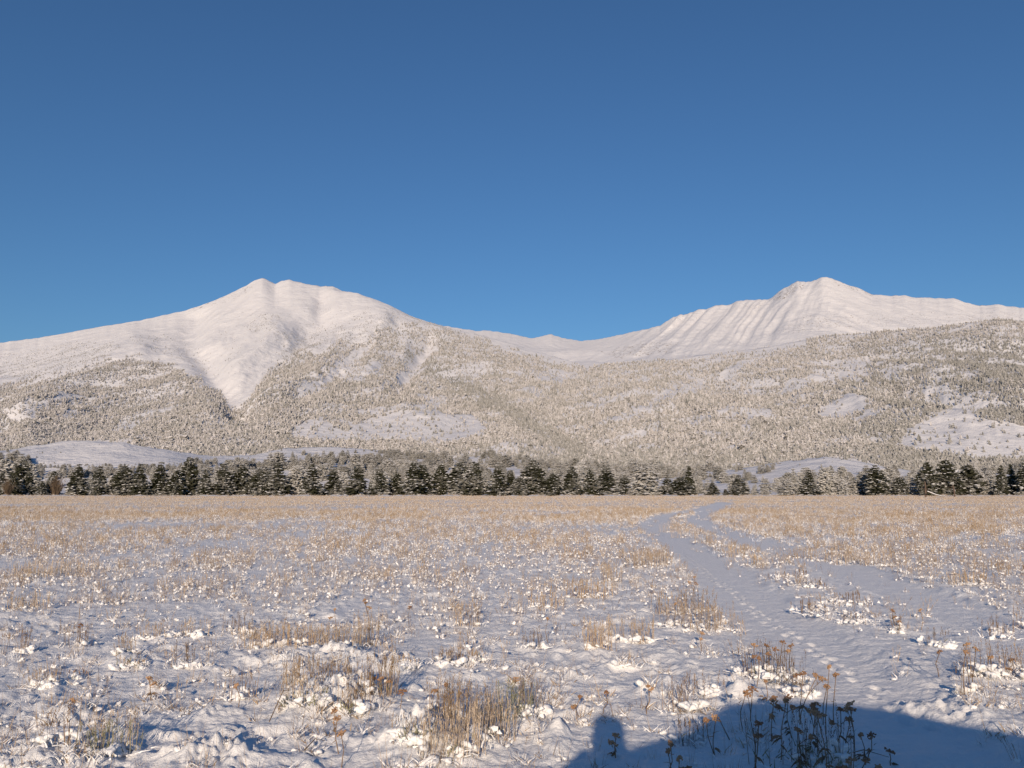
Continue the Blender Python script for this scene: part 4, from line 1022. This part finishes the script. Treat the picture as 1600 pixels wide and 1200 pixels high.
CL = [(740, 1150, .34, .34, 70, M_stalk, 'tall stiff brown grass clump right of the snow hollow', 8, 0), (700, 1120, .30, .26, 50, M_stalk, 'stiff brown grass clump behind the tall one, left of centre', 6, 0), (770, 1160, .26, .25, 40, M_straw, None, 6, 10), (575, 1010, .36, .22, 40, M_stalk, 'tall dark stalks behind the long snowy hummock', 3, 0),
      (500, 1020, .24, .45, 70, M_stalk, 'low fringe of brown stalks along the back of the snowy hummock', 8, 0), (440, 1012, .22, .40, 60, M_stalk, None, 6, 0), (400, 1012, .22, .3, 40, M_stalk, None, 4, 0), (535, 1025, .22, .4, 50, M_straw, None, 8, 0), (520, 1085, .26, .30, 60, M_stalk, 'stiff brown stalks rising from the middle of the snowy hummock', 6, 8), (468, 1085, .26, .16, 26, M_stalk, None, 4, 6), (590, 1100, .28, .25, 50, M_stalk, 'dense brown stalk clump in front of a long blue shadow', 4, 8),
      (550, 1118, .22, .22, 24, M_stalk, 'green-grey sage clump beside the small hollow in the snow', 10, 40), (480, 1120, .18, .3, 20, M_straw, 'sage-green leaves under snow at the left of the hummock', 12, 46), (445, 1118, .28, .10, 16, M_stalk, None, 2, 16), (650, 1178, .16, .24, 16, M_straw, 'round snow cushion with olive leaves showing beneath', 14, 50), (690, 1190, .30, .25, 40, M_straw, None, 8, 10), (725, 1185, .28, .25, 40, M_straw, None, 8, 10),
      (630, 1050, .10, .22, 16, M_stalk, 'snow-capped low weed throwing a round blue shadow', 14, 6), (745, 1035, .12, .14, 16, M_stalk, 'small snow-topped stump of weeds right of centre-left', 8, 4), (700, 1040, .14, .3, 30, M_stalk, None, 8, 4), (822, 1120, .30, .22, 44, M_straw, 'straw clump left of the small shadow block', 5, 12), (808, 1128, .24, .25, 36, M_sage, None, 6, 20), (715, 980, .26, .16, 34, M_stalk, 'narrow upright brown clump in the middle distance of the field', 3, 0), (745, 980, .30, .10, 20, M_stalk, None, 2, 0),
      (940, 1020, .34, .24, 40, M_stalk, 'tall brown stalk pair right of centre', 4, 0), (925, 1022, .26, .14, 24, M_stalk, None, 4, 0), (1005, 1005, .24, .22, 34, M_stalk, None, 6, 0), (960, 1000, .26, .4, 50, M_straw, None, 8, 0), (1060, 980, .30, .5, 60, M_stalk, 'wide rusty weed patch on the left bank of the track', 14, 0), (1090, 985, .30, .5, 60, M_stalk, None, 14, 0), (1115, 975, .26, .5, 50, M_stalk, None, 12, 0), (1045, 960, .28, .4, 44, M_stalk, None, 8, 0), (1090, 955, .30, .4, 44, M_stalk, None, 8, 0), (1140, 985, .22, .3, 36, M_stalk, None, 8, 0),
      (235, 1000, .20, .34, 44, M_stalk, 'round snowy weed clump in the left middle field', 16, 6), (295, 995, .20, .34, 40, M_stalk, 'snowy weed clump right of the round one in the left field', 14, 6), (200, 1025, .20, .2, 24, M_stalk, 'snowy brown weed with a long blue shadow on the left', 10, 4), (205, 1045, .10, .24, 12, M_stalk, 'low snow hummock with a few brown leaves on the left', 14, 16), (70, 1075, .14, .2, 18, M_stalk, None, 12, 4), (120, 1060, .08, .12, 8, M_yar, None, 8, 4),
      (40, 950, .22, .5, 60, M_straw, 'thick straw patch near the left edge', 4, 0), (100, 895, .32, 1.0, 90, M_straw, 'broad tan grass patch in the left distance', 3, 0), (60, 900, .32, .9, 80, M_straw, None, 3, 0), (185, 1180, .26, .3, 30, M_straw, 'straw tuft with a deep blue shadow at the bottom left', 6, 14), (165, 1190, .2, .3, 26, M_sage, None, 6, 14), (290, 1045, .22, .2, 18, M_stem, None, 6, 2),
      (1200, 1055, .36, .34, 40, M_stem, 'snowy clump of thin rusty stalks left of the wheel track', 16, 10), (1225, 1065, .26, .3, 30, M_stem, None, 16, 12), (1180, 1060, .30, .3, 30, M_stem, None, 12, 6), (1250, 1075, .20, .25, 20, M_stem, None, 14, 12), (1540, 1060, .30, .34, 34, M_stem, 'snowy hummock of thin stalks on the right beyond the track', 16, 8), (1585, 1060, .26, .34, 30, M_stem, None, 14, 8), (1510, 1090, .34, .2, 14, M_stem, None, 6, 2), (1402, 990, .20, .12, 16, M_stem, 'lone snow-topped weed stump between the wheel tracks', 10, 4),
      (1465, 1010, .20, .3, 16, M_stem, None, 10, 4), (1480, 840, .5, 1.6, 80, M_straw, 'tan grass patch right of the track in the distance', 6, 0), (1500, 915, .24, .5, 50, M_stalk, 'weed clump right of the right wheel track', 12, 0), (1530, 915, .22, .4, 40, M_stalk, None, 12, 0), (1370, 885, .3, .6, 50, M_stalk, None, 10, 0), (1285, 875, .3, .7, 60, M_stalk, 'brown weeds along the right bank of the track', 10, 0), (1320, 880, .34, .6, 60, M_straw, None, 10, 0), (1250, 870, .3, .6, 60, M_stalk, None, 10, 0),
      (1100, 850, .3, .7, 60, M_straw, 'tan grass on the strip between the wheel tracks, far part', 4, 0), (1150, 872, .28, .6, 50, M_stalk, None, 6, 0), (1050, 828, .36, .8, 70, M_straw, None, 4, 0), (1070, 838, .34, .8, 60, M_straw, None, 4, 0), (1180, 885, .24, .5, 36, M_stalk, None, 8, 0), (1320, 945, .18, .6, 30, M_stem, 'low snowy weeds on the strip between the wheel tracks', 14, 0), (1270, 955, .14, .5, 20, M_stem, None, 14, 0), (1300, 965, .14, .6, 24, M_stem, None, 14, 0), (1340, 975, .12, .4, 20, M_stem, None, 14, 0),
      (1240, 905, .18, .5, 30, M_stem, None, 12, 0), (1270, 920, .14, .5, 24, M_stem, None, 12, 0), (1000, 890, .34, .5, 60, M_straw, None, 6, 0), (1025, 885, .36, .6, 60, M_straw, 'tan grass clump at the left edge of the bend in the track', 6, 0), (935, 935, .26, .4, 46, M_stalk, None, 8, 0), (905, 935, .3, .3, 46, M_stalk, None, 6, 0), (955, 915, .3, .3, 46, M_straw, None, 6, 0), (850, 950, .22, .35, 30, M_stalk, None, 8, 0), (835, 1015, .2, .3, 20, M_stem, None, 6, 0),
      (1560, 990, .2, .3, 20, M_stem, None, 8, 0), (1600, 975, .3, .3, 30, M_stem, None, 6, 0), (1555, 980, .2, .4, 26, M_stem, None, 8, 0), (370, 990, .24, .3, 30, M_stem, None, 8, 0), (120, 1010, .26, .3, 26, M_stem, None, 6, 0), (30, 1020, .26, .3, 26, M_stem, None, 6, 0), (375, 1095, .24, .2, 12, M_stem, None, 6, 0), (100, 1190, .3, .2, 10, M_stem, None, 4, 0), (1280, 1180, .30, .3, 14, M_stem, 'dark leafy tangle at the foot of the shadowed flower stalks', 5, 34), (1230, 1195, .28, .4, 18, M_stem, None, 4, 40), (1295, 1200, .30, .25, 22, M_stem, None, 3, 30), (1075, 1160, .2, .2, 12, M_stem, None, 6, 2), (1060, 1110, .24, .3, 16, M_stem, None, 8, 2), (1100, 1085, .2, .3, 16, M_stem, None, 8, 2)]
for i, (px, row, h, spd, n, mt, lb, sn_, sg) in enumerate(CL):
    if lb is None:
        lb = near_label(px, row, ('tall ' if h > .25 else 'low ') + {'straw': 'straw-coloured grass clump', 'dry_stalks': 'brown stalk clump', 'weed_stems': 'snowy weed clump', 'sage_leaves': 'grey-green clump', 'dried_flowers': 'rusty leaf clump'}[mt.name])
    if 1000 < row and px < 1100: n = int(n * 1.6)
    clump(px, row, h, spd, n, mt, lb, sn_, seed=i, sage=sg, sbig=.06 if row > 990 else .045, wd=.0045 if row > 960 else .008)
# the fallen stem and the thin leaning stems drawn on the snow
def twig(p1, p2, lb, arc=.04):
    X1, Y1 = map(float, ground_pt(*p1)); X2, Y2 = map(float, ground_pt(*p2))
    a = Vector((X1, Y1, gz(X1, Y1) + .015)); b = Vector((X2, Y2, gz(X2, Y2) + .015)); m = a.lerp(b, .5) + Vector((0, 0, arc))
    o = empty('fallen_weed', a); tag(o, lb, 'fallen weed', 'fallen stems on the snow')
    t = TB(); t.tube([a - a, m - a, b - a], .004, .002, 4); link(bpy.data.objects.new('stem', t.mesh('stem', [M_stem])), o)
twig((1312, 1174), (1388, 1173), 'thin dark stem lying level across the shadow to a seed head')
twig((475, 1185), (508, 1163), 'thin straw stem leaning over the snow with a crisp shadow')
twig((1140, 1160), (1108, 1132), 'curved dark stem arching down right from the bent flower stalk', .08)
twig((420, 1145), (460, 1105), 'long thin straw stem bent over the snow on the left of the hummock', .1)

# ------------------------------------------------------------------ behind the camera: the van and the photographer whose shadows fall into view
M_paint = mat_plain('grey_green_paint', (0.16, 0.19, 0.16), .35, 0, 3, .06)
M_glass = mat_plain('dark_glass', (0.03, 0.035, 0.04), .08, 0, 3, .05)
M_rub = mat_plain('rubber', (0.03, 0.03, 0.03), .85)
M_cloth = mat_plain('dark_cloth', (0.05, 0.055, 0.07), .9, 0, 40, .3)
M_skin = mat_plain('skin', (0.50, 0.32, 0.24), .5, 0, 30, .06)
def prism(name, prof, y0, y1, mat, parent, inset=0.0):
    n = len(prof); cx = sum(p[0] for p in prof) / n
    vs = [(x, y0, z) for x, z in prof] + [(x, y1, z) for x, z in prof]
    t = TB(); fs = []
    for i in range(n):
        j = (i + 1) % n; fs += [(i, j, n + j), (i, n + j, n + i)]
    cz = sum(p[1] for p in prof) / n
    vs += [(cx, y0, cz), (cx, y1, cz)]
    for i in range(n):
        j = (i + 1) % n; fs += [(2 * n, j, i), (2 * n + 1, n + i, n + j)]
    t.add(vs, fs); return link(bpy.data.objects.new(name, t.mesh(name, [mat])), parent)
van = empty('off_road_van', (0.0, 0.0, 0.0)); tag(van, 'round-nosed van parked behind the camera, its roof shadow falling on the snow', 'van')
prof = [(.02, .45), (-.06, .9), (-.05, 1.25), (.0, 1.62), (.08, 1.765), (.25, 1.81), (.45, 1.86), (.58, 1.92), (.70, 1.98), (.80, 2.035), (.92, 2.07), (1.2, 2.085), (1.6, 2.08), (1.85, 2.065), (2.1, 2.02), (2.4, 1.92), (2.7, 1.84), (3.1, 1.78), (3.6, 1.70), (3.95, 1.58), (4.1, 1.3), (4.12, .45)]
prism('body', prof, -.80, -2.45, M_paint, van)
for xw in (.55, 1.35, 2.15, 2.95):
    prism('window', [(xw, 1.2), (xw + .62, 1.2), (xw + .58, 1.58), (xw + .04, 1.58)], -.792, -.799, M_glass, van)
prism('door_panel', [(1.3, .5), (2.0, .5), (2.0, 1.15), (1.3, 1.15)], -.79, -.798, M_paint, van)
for xw in (.75, 3.2):
    for yw in (-.86, -2.39):
        t = TB(); t.tube([(xw, yw - .11, .38), (xw, yw + .11, .38)], .38, .38, 20); link(bpy.data.objects.new('wheel', t.mesh('wheel', [M_rub])), van)
for yw in (-1.15, -2.1):
    t = TB(); t.tube([(-.05, yw, .95), (-.10, yw, .95)], .09, .08, 14); link(bpy.data.objects.new('headlight', t.mesh('headlight', [M_glass])), van)

def skin_body(name, verts, edges, radii, mat, parent, root=0, lv=1):
    me = bpy.data.meshes.new(name); me.from_pydata(verts, edges, []); o = link(bpy.data.objects.new(name, me), parent)
    me.materials.append(mat)
    md = o.modifiers.new('skin', 'SKIN'); md.use_smooth_shade = True
    me.skin_vertices.new() if not me.skin_vertices else None
    for i, r in enumerate(radii): me.skin_vertices[0].data[i].radius = (r, r) if not isinstance(r, tuple) else r
    me.skin_vertices[0].data[root].use_root = True
    s_ = o.modifiers.new('subsurf', 'SUBSURF'); s_.levels = lv; s_.render_levels = lv
    return o
person = empty('person', (0, -.16, 0)); tag(person, 'person in dark clothes and knitted hat holding a camera up to the eye', 'person')
V = [(0, 0, .95), (0, 0, 1.15), (0, -.01, 1.36), (0, -.02, 1.46), (0, 0, 1.53), (0, -.01, 1.64), (0, 0, 1.72),
     (-.10, 0, .88), (-.12, .02, .48), (-.13, 0, .08), (-.13, .14, .03), (.10, 0, .88), (.12, .02, .48), (.13, 0, .08), (.13, .14, .03),
     (-.20, -.02, 1.43), (-.34, .06, 1.33), (-.11, .10, 1.545), (.20, -.02, 1.43), (.32, .06, 1.33), (.10, .10, 1.545)]
E = [(0, 1), (1, 2), (2, 3), (3, 4), (4, 5), (5, 6), (0, 7), (7, 8), (8, 9), (9, 10), (0, 11), (11, 12), (12, 13), (13, 14), (3, 15), (15, 16), (16, 17), (3, 18), (18, 19), (19, 20)]
RD = [.15, .145, .16, .10, .055, .085, .085, .10, .065, .045, .045, .10, .065, .045, .045, .07, .055, .035, .07, .055, .035]
skin_body('body', V, E, RD, M_cloth, person)
t = TB(); t.blob((0, .0, 1.675), .085, .10, .115, .02, lv=3); link(bpy.data.objects.new('head', t.mesh('head', [M_skin], True)), person)
t = TB(); t.blob((0, -.01, 1.715), .110, .118, .085, .05, lv=3); t.blob((-.075, -.02, 1.66), .04, .05, .09, .05, lv=2); t.blob((.075, -.02, 1.66), .04, .05, .09, .05, lv=2); t.blob((0, -.06, 1.56), .13, .09, .10, .05, lv=3); link(bpy.data.objects.new('knitted_hat', t.mesh('knitted_hat', [M_cloth], True)), person)
for s_ in (-1, 1):
    hv = [(s_ * .10, .08, 1.56), (s_ * .085, .105, 1.59)]; he = [(0, 1)]; hr = [.030, .028]
    for k in range(4):
        b = len(hv); hv += [(s_ * .080, .110, 1.575 + .018 * k), (s_ * .060, .125, 1.580 + .018 * k), (s_ * .035, .122, 1.582 + .018 * k)]
        he += [(1, b), (b, b + 1), (b + 1, b + 2)]; hr += [.010, .009, .008]
    b = len(hv); hv += [(s_ * .07, .08, 1.565), (s_ * .045, .085, 1.56)]; he += [(1, b), (b, b + 1)]; hr += [.011, .009]
    skin_body('hand', hv, he, hr, M_skin, person)
cmr = empty('photo_camera', (0, -.06, 1.65)); tag(cmr, 'small black photo camera held in both hands in front of the face', 'camera')
prism('camera_body', [(-.055, -.035), (.055, -.035), (.055, .035), (-.055, .035)], -.015, .015, M_rub, cmr)
t = TB(); t.tube([(0, .016, 0), (0, .045, 0)], .026, .024, 16); link(bpy.data.objects.new('lens', t.mesh('lens', [M_rub])), cmr)
